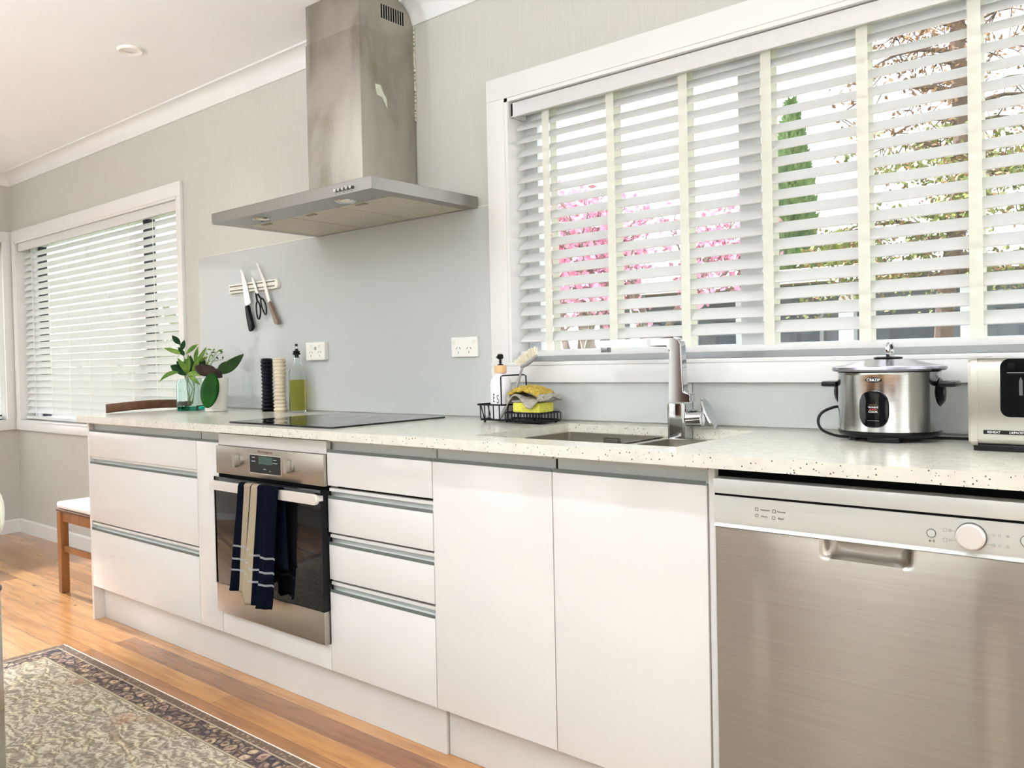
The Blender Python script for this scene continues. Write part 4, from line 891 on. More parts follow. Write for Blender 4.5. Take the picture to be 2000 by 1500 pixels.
# ------------------------------------------------------------------ grinders and oil
def grinder(c, label, mt, n=14, H=.233):
    g = thing('pepper_grinder', c, label, 'grinder', None)
    prof = [(0, .0005), (.031, .0005)]; 
    for i in range(n):
        z0 = .004+(H-.012)*i/n; hh = (H-.012)/n; s = 1-.16*math.sin(PI*(i+.5)/n)**1.0 if i < n-2 else .93
        prof += [(.0245*s, z0), (.0315*s, z0+hh*.5), (.0245*s, z0+hh)]
    prof += [(.027, H-.007), (.020, H-.001), (0, H)]
    mb = MB().lathe(prof, c, 12)
    o = mb.build('body', mt, g, ang=30)
    MB().lathe([(.0236, 0), (.0240, .002), (.0236, .004)], Vector(c)+Vector((0, 0, H*.76)), 24).build('band', mt, g)
    return g
GC1 = (-2.940, -.077, .9); GC2 = (-2.815, -.100, .9)
grinder(GC1, 'black ribbed pepper grinder standing left of its cream twin', mat('black_lacquer', (.004, .005, .010), .35, spec=.2, var=.1))
grinder(GC2, 'cream ribbed grinder standing between the black grinder and oil bottle', mat('cream_wood_grinder', (.68, .60, .45), .45, var=.03))
OC = Vector((-2.748, -.060, .9)); ob = thing('oil_bottle', OC, 'glass bottle half full of olive oil with a pourer, under the socket', 'bottle')
outer = [(0, .0008), (.033, .0008), (.0355, .004), (.0355, .158), (.0345, .170), (.029, .186), (.018, .200), (.0125, .208), (.0118, .236), (.0135, .238), (.0135, .243), (.010, .243)]
inner = [(.0095, .236), (.0098, .210), (.016, .198), (.027, .184), (.0323, .168), (.0330, .157), (.0330, .008), (0, .008)]
MB().lathe(outer+inner, OC, 40).build('glass', real_glass('clear_bottle_glass', (.97, 1, .98), 0, 1.2), ob, ang=50)
MB().lathe([(0, .0085), (.0322, .0085), (.0326, .010), (.0326, .138), (0, .138)], OC, 40).build('oil', real_glass('olive_oil', (.62, .56, .07), 0, 1.15), ob)
MB().lathe([(0, .238), (.0095, .232), (.0095, .243), (.016, .244), (.017, .250), (.013, .254), (.017, .258), (.008, .262), (.006, .266), (.0055, .270), (0, .270)], OC, 20).build('stopper', BLKPL, ob)
MB().cyl(OC+Vector((0, 0, .266)), OC+Vector((.0, 0, .280)), .0045, 12).build('spout', CHROME, ob)
MB().cyl(OC+Vector((0, 0, .279)), OC+Vector((0, 0, .290)), .0058, 12).build('spout_cap', BLKPL, ob)

# ------------------------------------------------------------------ dish caddy and contents
cd = thing('sink_caddy', (-1.51, -.11, .9), 'black wire caddy on the worktop left of the sink', 'caddy')
wr = .0024
tray = MB()
tray.tube([(x, y, .934) for x, y in rrect(-1.53, -1.386, -.165, -.055, .012)], wr, 6, closed=True)
tray.tube([(x, y, .910) for x, y in rrect(-1.635, -1.388, -.163, -.057, .012)], wr, 6, closed=True)
for i in range(12):
    x = -1.525+.0125*i; tray.tube([(x, -.165, .934), (x, -.165, .912), (x, -.160, .906), (x, -.060, .906), (x, -.055, .912), (x, -.055, .934)], .0018, 6)
for i in range(8):
    x = -1.63+.0125*i; tray.tube([(x, -.163, .908), (x, -.057, .908)], .0018, 6)
for x in (-1.62, -1.40):
    for y in (-.155, -.065): tray.cyl((x, y, .9003), (x, y, .908), .004, 10)
tray.box(-1.530, -1.390, -.160, -.060, .9045, .9085, .001)
tray.build('tray', BLKMT, cd)
bk = MB(); bk.tube([(x, y, .958) for x, y in rrect(-1.648, -1.532, -.165, -.055, .014)], .0030, 6, closed=True)
for (x, y) in ((-1.630, -.165), (-1.612, -.165), (-1.594, -.165), (-1.575, -.165), (-1.55, -.165), (-1.646, -.145), (-1.646, -.11), (-1.646, -.075), (-1.62, -.055), (-1.585, -.055), (-1.55, -.055), (-1.533, -.14), (-1.533, -.08)):
    bx = min(max(x, -1.632), -1.540); bk.tube([(x, y, .958), (bx, y*.985-.001, .912)], .0020, 6)
bk.build('basket', BLKMT, cd)
MB().tube([(-1.540, -.165, .958), (-1.541, -.165, 1.047), (-1.537, -.163, 1.052), (-1.520, -.13, 1.053), (-1.512, -.085, 1.0535), (-1.509, -.075, 1.050), (-1.509, -.070, .934)], .0024, 8).build('brush_holder', BLKMT, cd)
BC = Vector((-1.588, -.108, .9095)); so = thing('soap_bottle', BC, 'white dish soap pump bottle with wooden collar standing in the wire caddy', 'soap bottle')
MB().lathe([(0, 0), (.033, 0), (.0352, .003), (.0352, .112), (.033, .126), (.025, .140), (.0155, .147), (.0150, .153), (0, .153)], BC, 36).build('bottle', mat('white_lavender_plastic', (.83, .80, .84), .3, var=.01), so)
MB().lathe([(0, .1505), (.0195, .1505), (.0200, .152), (.0200, .174), (.0190, .1755), (0, .1755)], BC, 28).build('collar', m_wood('light_bamboo', (.66, .40, .19), (.74, .48, .25), (30, 30, 8)), so)
MB().cyl(BC+Vector((0, 0, .175)), BC+Vector((0, 0, .179)), .010, 16).cyl(BC+Vector((0, 0, .178)), BC+Vector((0, 0, .198)), .0045, 12).lathe([(0, .196), (.008, .196), (.0105, .200), (.0100, .210), (.006, .213), (0, .213)], BC, 16).tube([BC+Vector((0, 0, .206)), BC+Vector((-.018, .012, .207)), BC+Vector((-.030, .02, .202))], .0038, 8).build('pump', BLKPL, so)
from mathutils import Euler
for i, ch_ in enumerate('ES'):
    an = -PI/2+math.radians(6)+ (i-.35)*.42; rr_ = .0356
    text('lettering', ch_, .040, BC+Vector((rr_*math.cos(an), rr_*math.sin(an), .068-.004*i)), (PI/2, 0, an+PI/2), INK, so, .0002, sx=.42)
br_ = thing('dish_brush', (-1.56, -.09, .915), 'grey handled dish brush with pale bristles leaning in the caddy', 'dish brush')
h0, h1, h2 = Vector((-1.566, -.143, .914)), Vector((-1.528, -.105, 1.005)), Vector((-1.5035, -.098, 1.080))
GR = mat('grey_brush_plastic', (.30, .29, .28), .4, var=.03)
MB().tube([h0, h0.lerp(h1, .5), h1, h1.lerp(h2, .6), h2], .005, 8, radii=[.0055, .0062, .0065, .0045, .0040]).build('handle', GR, br_)
hh0, hh1 = Vector((-1.510, -.098, 1.078)), Vector((-1.452, -.088, 1.114)); ax = (hh1-hh0).normalized(); nn = Vector((-.52, -.0, .85)).normalized()
MB().tube([hh0, hh0.lerp(hh1, .3), hh0.lerp(hh1, .7), hh1], .006, 10, radii=[.006, .010, .0095, .005]).build('head', GR, br_)
bs = MB(); random.seed(11)
for i in range(16):
    for j in range(-3, 4):
        p = hh0.lerp(hh1, .04+.94*i/15)+Vector((.3, -.8, 0)).normalized()*j*.0032+nn*.003
        d_ = (nn+ax*(-.25+.55*i/15)+Vector((.3, -.8, 0)).normalized()*j*.10+Vector((random.uniform(-.12, .12),)*3)).normalized()
        bs.tube([p, p+d_*(.024+.006*random.random())], .0013, 4)
bs.build('bristles', mat('cream_bristle', (.84, .78, .62), .7, var=.05), br_)
sg = MB().box(-1.507, -1.402, -.150, -.072, .9352, .9660, .004).build('sponge', mat('yellow_sponge', (.72, .68, .10), .9, var=.12, scale=120, bump=.8, bscale=260)); tag(sg, 'yellow sponge block lying on the wire caddy', 'sponge')
def cloth_grey(u, v):
    x = -1.525+u*.15; y = -.158+v*.094
    bump = .010*math.sin(u*7+v*2)+.006*math.sin(v*9+u*3)
    edge = max(0, abs(u-.5)*2-.80)/.2
    z = .985 + bump*.6 - .012*edge*edge
    if v < .22: k = (1-v/.22); z -= .034*k*(.55+.45*math.cos((u-.62)*9)); y -= -.002+.004*k
    return (x, y-.004*(v < .2), z)
g_ = MB().grid(cloth_grey, 48, 30)
# rolled ends of the cloth
g_.tube([(-1.388, -.160+.0*i, .975) if False else (-1.391+.0, -.158+.09*i/5, .982) for i in range(6)], .010, 12)
g_.tube([(-1.521, -.156+.085*i/5, .981) for i in range(6)], .008, 12)
o = g_.build('dish_cloth', mat('grey_knit_cloth', (.36, .33, .28), .95, var=.3, scale=70, bump=1., bscale=300, stretch=(1, 1, 3)), None, solid=.004, ang=80); tag(o, 'grey crumpled dish cloth between the sponge and mustard cloth', 'cloth')
def cloth_y(u, v):
    x = -1.529+u*.124; y = -.153+v*.088; d_ = math.sin(PI*u)**.6
    return (x, y, 1.000+.0175*d_*(1-.35*(v-.5)**2*4)+.002*math.sin(u*26)*math.cos(v*16)-.010*(1-d_)-.010*(1-min(1, v/.12)))
my = MB().grid(cloth_y, 40, 24)
o = my.build('dish_cloth', mat('mustard_knit_cloth', (.46, .32, .045), .95, var=.4, scale=160, bump=1.5, bscale=420), None, solid=.007, ang=80); tag(o, 'mustard yellow knitted dish cloth on top of the pile in the caddy', 'cloth')

# ------------------------------------------------------------------ rice cooker
KC = Vector((-.393, -.150, .9)); kc = thing('rice_cooker', KC, 'round stainless steel rice cooker with glass lid below the window', 'rice cooker')
kb = MB().lathe([(.100, .020), (.1075, .024), (.1075, .150), (.109, .156), (.104, .158), (.100, .158), (.098, .150), (.098, .03), (0, .03)], KC, 72).build('body', COOKST, kc)
MB().lathe([(0, .008), (.090, .008), (.104, .012), (.1085, .018), (.1085, .0235), (.100, .0245), (0, .0245)], KC, 64).build('base_ring', BLKPL, kc)
for a in (-140, -62, 60, 150): MB().cyl(KC+Vector((.080*math.cos(math.radians(a)), .080*math.sin(math.radians(a)), .0004)), KC+Vector((.080*math.cos(math.radians(a)), .080*math.sin(math.radians(a)), .009)), .011, 16).build('foot', BLKPL, kc)
MB().box(-.02, .045, -.098, -.06, .0004, .012, .002, M=Matrix.Translation(KC)).build('cord_box', BLKPL, kc)
ld = MB().lathe([(.100, .1585), (.117, .1585), (.1205, .163), (.1195, .168), (.112, .1705), (.098, .172), (.093, .1725), (.05, .184), (.02, .187), (0, .187)], KC, 72).build('lid', m_steel('lid_steel', (.30, .29, .34), .2, (1, 1, 1), vs=.3), kc)
MB().lathe([(0, .1865), (.030, .1865), (.031, .189), (.026, .191), (0, .192)], KC, 32).build('knob_base', BLKPL, ld)
kq = MB().prism([(p[0], p[1]) for p in rrect(-.003, .003, .188, .224, .003)], 'x', -.0, .0001) if False else MB()
kq.tube([KC+Vector((0, 0, .188))+Vector((.020*math.cos(t), -.028*0, .0)) if False else KC+Vector((.004, .020*math.cos(t), .205+.018*math.sin(t))) for t in [2*PI*i/20 for i in range(20)]], .0045, 8, closed=True).build('knob', CHROME, ld)
for s in (-1, 1):
    hq = MB(); bx = KC+Vector((s*.104, 0, .11))
    hq.lathe([(0, 0), (.020, 0), (.024, .004), (.016, .012), (0, .014)], (0, 0, 0), 24, Matrix.Translation(bx+Vector((0, 0, .0))) @ Matrix.Rotation(s*PI/2, 4, 'Y') @ Matrix.Diagonal((1.35, 1.1, 1, 1)))
    hq.box(min(s*.108, s*.143), max(s*.108, s*.143), -.030, .030, .122, .135, .0055, M=Matrix.Translation(KC))
    hq.build('handle', BLKPL, kc)
def curved(mb_pts_a, depth, name, mt, r0=.1078, zc=.09, hw=.3, hh=.03, n=14, pa=2.8):
    # superellipse patch on the cooker wall, centred on -y
    q = bmesh.new(); rings = []
    for k, (sc, dr) in enumerate(((1.0, -.0015), (1.0, depth*.5), (.93, depth), (.6, depth), (.3, depth))):
        rg_ = []
        for i in range(40):
            t = 2*PI*i/40; c_, s_ = math.cos(t), math.sin(t)
            e_ = 2/pa; xx = hw*sc*abs(c_)**e_*(1 if c_ > 0 else -1); zz = hh*sc*abs(s_)**e_*(1 if s_ > 0 else -1)
            an = -PI/2-.02+xx/r0; rg_.append(q.verts.new(KC+Vector(((r0+dr)*math.cos(an), (r0+dr)*math.sin(an), zc+zz))))
        rings.append(rg_)
    for a, b2 in zip(rings, rings[1:]):
        for i in range(40): q.faces.new((a[i], a[(i+1) % 40], b2[(i+1) % 40], b2[i]))
    q.faces.new(rings[-1]); bmesh.ops.recalc_face_normals(q, faces=q.faces)
    mb = MB(); mb.merge(q); return mb.build(name, mt, kc)
cpn = curved(None, .006, 'control_panel', BLKGL, zc=.075, hw=.031, hh=.0405)
lg = curved(None, .0012, 'badge', BLKPL, zc=.1400, hw=.0175, hh=.0058, pa=2)
yk = KC.y-.1078-.0012
text('lettering', 'CB&ZIP', .0085, (KC.x-.002, yk-.0004, KC.z+.1400), FR, WHINK, lg, .0002)
yk = KC.y-.1078-.0062
for s_, zz, mt_ in (('WARM', .0795, WHINK), ('COOK', .0700, WHINK)): text('lettering', s_, .0065, (KC.x-.002, yk-.0003, KC.z+zz), FR, mt_, cpn, .0002)
MB().box(KC.x-.010, KC.x+.006, yk-.0005, yk, KC.z+.0738, KC.z+.0758).build('warm_light', mat('red_mark', (.35, .03, .02), .4, var=.05), cpn, smooth=False)
MB().box(KC.x-.010, KC.x+.006, yk-.0005, yk, KC.z+.0845, KC.z+.0855).build('mark', mat('dim_amber', (.20, .14, .05), .4, var=.05), cpn, smooth=False)
MB().box(KC.x-.014, KC.x+.010, yk-.0003, yk+.0006, KC.z+.050, KC.z+.0506).build('mark', GREYINK, cpn, smooth=False)
MB().tube(smooth_path([KC+Vector(p) for p in ((-.095, .03, .070), (-.125, .022, .071), (-.152, .008, .058), (-.160, .0, .038), (-.148, -.012, .018), (-.118, -.022, .007), (-.09, -.03, .0045), (-.06, -.03, .0045), (.02, .0, .0045), (.10, .03, .0045), (.20, .04, .0045), (.26, .05, .0045))]), .0035, 8).build('power_cord', BLKPL, kc)

# ------------------------------------------------------------------ toaster
T0 = Vector((-.2015, -.316, .9)); to_ = thing('toaster', T0, 'long brushed steel toaster with black viewing window at the right edge', 'toaster')
TW = .40
tb = MB().prism([(p[0], p[1]) for p in rrect(T0.y, T0.y+.17, .912, 1.0855, .014)], 'x', T0.x+.006, T0.x+TW-.006, bev=.003)
tb.build('body', TOASTST, to_)
for xa in (T0.x, T0.x+TW-.022):
    MB().prism([(p[0], p[1]) for p in rrect(T0.y-.0015, T0.y+.1715, .908, 1.0875, .016)], 'x', xa, xa+.0215, bev=.005).build('end_cap', TOASTST, to_)
MB().box(T0.x+.008, T0.x+TW-.008, T0.y+.006, T0.y+.16, .9004, .913, .002).build('base', BLKPL, to_)
tw_ = MB().prism(rrect(T0.x+.0565, T0.x+.34, .9690, 1.0835, .016), 'y', T0.y-.0035, T0.y+.002, bev=.001).build('window', BLKGL, to_)
MB().box(T0.x+.068, T0.x+.33, T0.y-.0039, T0.y-.0034, 1.0555, 1.0563).build('mark', GREYINK, tw_, smooth=False)
MB().prism([(T0.x+.088, 1.012), (T0.x+.094, 1.012), (T0.x+.094, 1.040), (T0.x+.091, 1.048), (T0.x+.088, 1.040)], 'y', T0.y-.0039, T0.y-.0034).build('mark', mat('dim_mark', (.08, .08, .08), .5, var=.05), tw_, smooth=False)
ls = MB().box(T0.x+.027, T0.x+.30, T0.y-.0022, T0.y+.001, .9345, .9425, .0005).build('label_strip', BLKPL, to_)
text('lettering', 'REHEAT', .0062, (T0.x+.045, T0.y-.0024, .9385), FR, WHINK, ls, .0002); text('lettering', 'DEFROST', .0062, (T0.x+.084, T0.y-.0024, .9385), FR, WHINK, ls, .0002)
MB().tube(smooth_path([(-.098, -.135, .93), (-.098, -.135, 1.04), (-.098, -.14, 1.10), (-.088, -.145, 1.135), (-.060, -.15, 1.160), (-.02, -.155, 1.172), (.03, -.15, 1.13), (.05, -.14, .99), (.05, -.14, .93)]), .0038, 8).build('power_cord', mat('brown_black_cable', (.035, .022, .022), .35, var=.1), to_)

# ------------------------------------------------------------------ rug
o = MB().box(-3.279, .1, -3.2, -.8285, .0005, .0085, .002)
q = o; 
for v in q.bm.verts: v.co -= Vector((-3.279, -.8285, 0))
ro = q.build('area_rug', RUG, None, smooth=False); ro.location = (-3.279, -.8285, 0)
tag(ro, 'faded beige persian style rug with dark floral border on the floorboards', 'rug')

# ------------------------------------------------------------------ dining chair
WOOD = m_wood('warm_brown_chair_wood', (.20, .075, .022), (.34, .14, .045), (12, 12, 2), .35)
DWOOD = m_wood('dark_chair_wood', (.085, .032, .014), (.16, .07, .03), (12, 12, 12), .35)
dc = thing('dining_chair', (-3.88, -.28, 0), 'brown wooden dining chair with white seat pad behind the left cabinet end', 'chair')
for (x, y) in ((-4.105, -.485), (-4.105, -.075)):
    MB().prism([(x-.020, 0.0005), (x+.020, .0005), (x+.024, .40), (x-.024, .40)], 'y', y-.019, y+.019, bev=.003).build('leg', WOOD, dc)
for y in (-.452, -.075):
    MB().prism([(-3.700, .0005), (-3.668, .0005), (-3.650, .45), (-3.642, .893), (-3.668, .893), (-3.688, .45)], 'y', y-.016, y+.016, bev=.003).build('leg', WOOD, dc)
MB().box(-4.10, -3.67, -.495, -.475, .355, .405, .003).box(-4.10, -3.67, -.085, -.065, .355, .405, .003).box(-4.115, -4.095, -.48, -.08, .355, .405, .003).box(-3.68, -3.66, -.48, -.08, .355, .405, .003).build('apron', WOOD, dc)
for y in (-.485, -.075): MB().box(-4.10, -3.67, y-.007, y+.007, .205, .235, .003).build('stretcher', WOOD, dc)
MB().box(-4.128, -3.685, -.508, -.052, .405, .418, .004).build('seat_frame', DWOOD, dc)
MB().box(-4.128, -3.69, -.505, -.055, .418, .452, .016, 4).build('seat', mat('white_vinyl_pad', (.86, .84, .84), .35, var=.01), dc)
def railf(u, v): 
    y = -.462+u*.42; bow = -.030*math.sin(PI*u); z0 = .8985+.010*math.sin(PI*u)
    return (-3.650-bow-.0, y, z0+v*.040)
MB().grid(railf, 20, 4).build('top_rail', DWOOD, dc, solid=.022)

# ------------------------------------------------------------------ pedal bin at the left edge
BD = Vector((-2.189, -1.627, 0)); Mb = Matrix.Translation(BD) @ Matrix.Rotation(math.radians(41), 4, 'Z')
pb = thing('pedal_bin', BD, 'pale steel pedal bin with raised lid, cut off by the left edge', 'bin')
MB().prism(rrect(-.16, .16, -.13, .13, .03), 'z', .017, .548, bev=.002, M=Mb).build('body', m_steel('pale_steel_bin', (.62, .66, .62), .3, (1, 1, 50)), pb)
MB().prism(rrect(-.163, .163, -.133, .133, .032), 'z', .545, .563, bev=.004, M=Mb).build('rim', mat('dark_grey_plastic', (.10, .095, .09), .35, var=.05), pb)
MB().prism(rrect(-.158, .158, -.128, .128, .03), 'z', .009, .018, bev=.002, M=Mb).build('base', BLKPL, pb)
MB().prism(rrect(-.155, .150, .590, .855, .05), 'y', .118, .130, bev=.004, M=Mb).build('lid', mat('grey_lid', (.30, .31, .30), .4, metal=.3, var=.02), pb)
MB().prism(rrect(-.05, .156, .655, .825, .07), 'y', .130, .150, bev=.006, M=Mb).build('lid_lining', mat('cream_lining', (.84, .84, .72), .4, var=.01), pb)
MB().box(-.05, .05, .110, .122, .555, .605, M=Mb).build('hinge', BLKPL, pb)

# ------------------------------------------------------------------ furniture and door added across the room only to be reflected
o = MB().box(1.75, 2.45, -4.2, -3.55, 0, 1.75, .006).build('fridge', mat('added_white_fridge', (.80, .80, .79), .25, var=.01)); tag(o, 'added tall white fridge across the room, there for reflections', 'fridge')
bk_ = thing('bookcase', (-2.65, -4.2, 0), 'added tall dark timber bookcase against the opposite wall, there for reflections', 'bookcase')
MB().box(-3.0, -2.97, -4.38, -4.06, .0, 2.05).box(-2.33, -2.30, -4.38, -4.06, 0, 2.05).box(-2.97, -2.33, -4.38, -4.36, 0, 2.05).box(-2.97, -2.33, -4.36, -4.06, 2.02, 2.05).box(-2.97, -2.33, -4.36, -4.06, 0.05, .08).build('case', DWOOD, bk_)
for zz in (.5, .9, 1.3, 1.7): MB().box(-2.968, -2.332, -4.355, -4.07, zz, zz+.025).build('shelf', DWOOD, bk_)
dd1 = MB().box(-.80, -.04, YF+.001, YF+.03, .005, 2.0, .003).build('added_door_1', mat('dark_reflection_door', (.035, .028, .02), .4, var=.2, stretch=(9, 9, 1))); struct(dd1)  # added door, coloured dark so the dishwasher steel reflects a dark band
MB().cyl((-.72, YF+.03, 1.0), (-.72, YF+.07, 1.0), .02, 16).build('handle', CHROME, dd1)
sbn = thing('sideboard', (-1.9, -4.12, 0), 'added dark timber sideboard against the opposite wall, there for reflections', 'sideboard')
MB().box(-2.25, -1.45, -4.36, -4.0, .08, .78, .004).build('body', DWOOD, sbn)
for xa in (-2.24, -1.84): MB().box(xa, xa+.38, -4.0, -3.982, .1, .76, .003).build('door', DWOOD, sbn)
for xa in (-2.2, -1.55): MB().box(xa, xa+.05, -4.3, -4.02, 0, .08).build('leg', DWOOD, sbn)

# ------------------------------------------------------------------ outside
gr = MB().box(-40, 30, .5, 60, -.75, -.605).build('lawn', m_leaf('mown_grass', (.06, .11, .03), (.12, .18, .05), 3)); tag(gr, 'green lawn of the garden outside the kitchen window', 'lawn', kind='stuff')
RED = mat('red_tiled_roof', (.62, .30, .26), .8, var=.12, scale=3, bump=.5, bscale=4)
hs = thing('neighbour_house', (-2.5, 10, -.602), 'red roofed dark walled house beyond the garden', 'house')
HYN = 9.0
MB().box(-7.05, 6, HYN, HYN+3.2, -.6, 2.02).build('wall', mat('dark_blue_grey_cladding', (.13, .15, .19), .6, var=.25, scale=3), hs, smooth=False)
MB().prism([(HYN-.5, 2.02), (HYN-.5, 2.12), (HYN+.9, 2.33), (HYN+2.0, 2.34), (HYN+3.6, 2.02)], 'x', -8.0, 6.4).build('roof', RED, hs, smooth=False)
MB().box(-7.95, 6.4, HYN-.56, HYN-.5, 2.0, 2.1).build('gutter', mat('white_gutter', (.75, .74, .72), .5, var=.02), hs, smooth=False)
for px in (-7.1, -6.2, -5.35, -4.55, -3.2, -1.85, -.9, .4, 1.7): MB().box(px-.09, px+.09, HYN-.35, HYN-.2, -.6, 2.02).build('post', mat('pale_blue_post', (.62, .66, .70), .6, var=.03), hs, smooth=False)
for px in (-5.9, -4.0, -2.6, -.2, 1.0):
    f_ = MB().box(px-.42, px+.42, HYN-.03, HYN+.02, .5, 1.7).build('window', mat('grey_window_frame', (.35, .38, .42), .5, var=.03), hs, smooth=False)
    MB().box(px-.37, px+.37, HYN-.036, HYN-.028, .55, 1.65).build('pane', mat('dark_pane', (.05, .07, .10), .1, var=.1), f_, smooth=False)
# trees
def branches(mb, p, d, L_, r, depth, tips, spread=.6, rng=random, bend=.15):
    q = p+d*L_; mid = p.lerp(q, .5)+Vector((rng.uniform(-1, 1), rng.uniform(-1, 1), rng.uniform(-1, 1)))*L_*bend*.4
    mb.tube([p, mid, q], r, 5, radii=[r, r*.85, r*.65]); tips.append((mid, d)); tips.append((q, d))
    if depth == 0: return
    for k in range(3):
        nd = (d+Vector((rng.uniform(-1, 1), rng.uniform(-1, 1), rng.uniform(-.5, .8)))*spread).normalized()
        branches(mb, q if k < 2 else mid, nd, L_*rng.uniform(.6, .8), r*.6, depth-1, tips, spread, rng, bend)
def blobs(mb, pts, n, rad, size, rng, flat=1.):
    b = bmesh.new()
    for _ in range(n):
        c, d = rng.choice(pts); o_ = Vector((rng.gauss(0, 1), rng.gauss(0, 1), rng.gauss(0, .8)))*rad; c = c+o_
        a = Vector((rng.uniform(-1, 1), rng.uniform(-1, 1), rng.uniform(-1, 1))).normalized(); t2 = a.orthogonal().normalized(); s = size*rng.uniform(.6, 1.4); w2 = a.cross(t2)
        b.faces.new([b.verts.new(c+v) for v in (a*s, t2*s*.6, -a*s, -t2*s*.6)])
    mb.merge(b)
PINK = mat('pink_blossom', (.86, .34, .50), .8, var=.35, scale=6)
BARK = mat('grey_brown_bark', (.24, .18, .15), .9, var=.3, scale=9)
rng = random.Random(4)
tr = thing('blossom_tree', (-5.0, 6.3, -.6), 'pink flowering tree outside, seen through the left part of the blind', 'tree')
mb = MB(); tips = []
for (bx, by, ln) in ((-5.35, 6.3, 1.05), (-4.75, 6.5, 1.0), (-5.9, 6.6, .95)):
    for k in range(2): branches(mb, Vector((bx, by, 0.8)), Vector((rng.uniform(-.4, .4), rng.uniform(-.2, .2), 1)).normalized(), ln*.85, .06, 4, tips, .75, rng)
    mb.tube([(-5.0, 6.3, -.598), ((bx-5.0)/2, 6.35, .1), (bx, by, .85)], .1, 8)
mb.build('trunk', BARK, tr)
tips = [t for t in tips if 1.6 < t[0].z < 3.75]
mb = MB(); blobs(mb, tips, 5200, .13, .045, rng); mb.build('blossom', PINK, tr, smooth=False)
rng = random.Random(8)
def conifer(x, y, h_, r_, label, mtl, n=3800):
    t = thing('conifer_tree', (x, y, -.6), label, 'tree')
    MB().tube([(x, y, -.6), (x, y, h_*.5), (x, y, h_-.6)], .12, 8, radii=[.16, .1, .02]).build('trunk', BARK, t)
    mb = MB(); b = bmesh.new()
    for _ in range(n):
        u = rng.random()**.8; z = -.3+u*(h_+.3); R = r_*(1-max(0, (u-.55)/.45)**2.2)*(.7+.3*min(1, u*4)); a = rng.random()*6.283; rr = R*math.sqrt(rng.uniform(.35, 1))
        c = Vector((x+rr*math.cos(a), y+rr*math.sin(a), z)); d = Vector((math.cos(a)*.5, math.sin(a)*.5, rng.uniform(.3, 1))).normalized(); s = .16*rng.uniform(.6, 1.3); sd = d.orthogonal().normalized()*s*.4
        b.faces.new([b.verts.new(c+v) for v in (d*s, sd, -d*s*.6, -sd)])
    mb.merge(b); mb.build('foliage', mtl, t, smooth=False)
conifer(-6.03, 14.6, 6.1, .42, 'narrow dark green cypress outside, mid window', m_leaf('cypress_green', (.07, .15, .05), (.16, .27, .10), 2.5), 5200)
conifer(-5.6, 16.2, 3.6, .9, 'broad low yellow green conifer at the foot of the tall cypress', m_leaf('golden_conifer', (.18, .22, .05), (.34, .36, .12), 2.5), 3200)
rng = random.Random(12)
tr = thing('larch_tree', (-1.42, 6, -.6), 'tall rusty brown larch with drooping branches outside the right window', 'tree')
mb = MB(); mb.tube([(-1.62, 6.1, -.6), (-1.60, 6.1, .8), (-1.55, 6.05, 1.6), (-1.42, 6, 2.3), (-1.40, 6, 3.0), (-1.43, 6, 3.8), (-1.38, 6, 4.8)], .08, 10, radii=[.085, .08, .075, .075, .07, .06, .03])
tips = []; 
for i in range(34):
    z = 1.7+i*.082; a = rng.uniform(0, 6.283); d = Vector((math.cos(a)*1.3, math.sin(a)*.7, .15)).normalized(); L_ = 1.35*(1-(z-1.7)/5)*rng.uniform(.6, 1.1)
    p0 = Vector((-1.43, 6, z)); pts = [p0+d*L_*k/5+Vector((0, 0, .10*math.sin(k*.6)*L_-.22*L_*(k/5)**2)) for k in range(6)]
    mb.tube(pts, .012, 5, radii=[.030, .022, .017, .012, .008, .004])
    for k in range(1, 6):
        for j in range(3):
            q0 = pts[k]; dd2 = Vector((rng.uniform(-.25, .25), rng.uniform(-.25, .25), rng.uniform(-.30, .12)))
            mb.tube([q0, q0+dd2*.5+Vector((0, 0, .02)), q0+dd2], .003, 4, radii=[.007, .005, .003]); tips.append((q0+dd2*.6, dd2)); tips.append((q0+dd2, dd2))
mb.build('trunk', mat('rusty_bark', (.11, .07, .05), .9, var=.35, scale=9), tr)
low = [t for t in tips if t[0].z < 3.05]
mb = MB(); blobs(mb, low, 4200, .07, .026, rng); mb.build('green_foliage', m_leaf('olive_needles', (.12, .15, .04), (.26, .28, .08), 4), tr, smooth=False)
mb = MB(); blobs(mb, tips, 3800, .06, .024, rng); mb.build('rusty_foliage', m_leaf('rusty_needles', (.20, .10, .045), (.34, .20, .10), 4), tr, smooth=False)
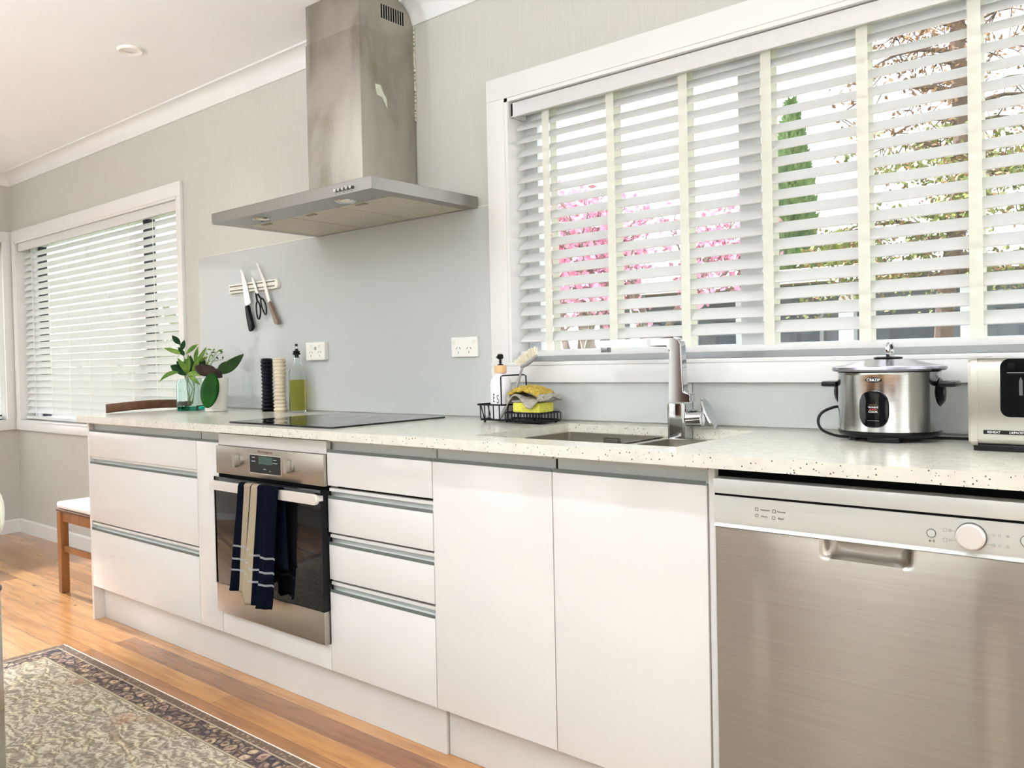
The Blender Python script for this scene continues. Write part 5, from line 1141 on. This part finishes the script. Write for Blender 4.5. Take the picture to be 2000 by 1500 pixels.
# shrubs beyond the far left window
rng = random.Random(21)
def shrub(x, y, h_, r_, label, mtl, grp=None):
    t = thing('garden_shrub', (x, y, -.6), label, 'shrub', grp)
    MB().tube([(x, y, -.6), (x, y, -.6+h_*.7)], .04, 6).build('stem', BARK, t)
    mb = MB(); pts = [(Vector((x+rng.gauss(0, r_*.4), y+rng.gauss(0, r_*.4), -.6+h_*rng.uniform(.2, .95))), None) for _ in range(40)]
    blobs(mb, pts, 2200, r_*.18, .07, rng); mb.build('foliage', mtl, t, smooth=False)
SH = m_leaf('pale_shrub_green', (.16, .24, .10), (.32, .38, .18), 3)
shrub(-8.6, 3.2, 2.6, .8, 'round green shrub outside the far left window, right side', SH)
shrub(-12.0, 5.0, 2.3, .9, 'round green shrub outside the far left window, middle', SH)
fn = thing('garden_fence', (-11, 6.5, -.6), 'grey paling fence outside the far left window', 'fence')
MB().box(-22, -8.2, 6.5, 6.56, -.6, 1.15).build('palings', mat('weathered_paling', (.52, .53, .50), .8, var=.25, scale=6, stretch=(6, 1, .5)), fn, smooth=False)
for px in range(-22, -8, 2): MB().box(px, px+.1, 6.42, 6.5, -.6, 1.2).build('post', mat('grey_post', (.26, .27, .27), .8, var=.1), fn, smooth=False)

# repeats of one kind share a group
GROUPS = {'venetian_blind': 'white slatted blinds at the windows', 'glass_splashback': 'pale grey glass splashback panels', 'plinth': 'white kickboards under the cabinets',
          'drawer_cabinet': 'white gloss drawer cabinets', 'power_socket': 'double power sockets on the splashback', 'kitchen_knife': 'knives on the magnetic rail',
          'pepper_grinder': 'ribbed grinders beside the oil bottle', 'dish_cloth': 'dish cloths piled in the wire caddy', 'downlight': 'recessed downlights in the ceiling, three of them added unseen',
          'fill_floor_lamp': 'added uplighter floor lamps out of view', 'diffuser_curtain': 'added sheer curtains diffusing the unseen windows', 'garden_shrub': 'shrubs outside the far left window', 'conifer_tree': 'conifers beyond the garden'}
for o in COL.objects:
    if o.parent is None and 'label' in o:
        g = GROUPS.get(o.name.split('.')[0])
        if g: o['group'] = g
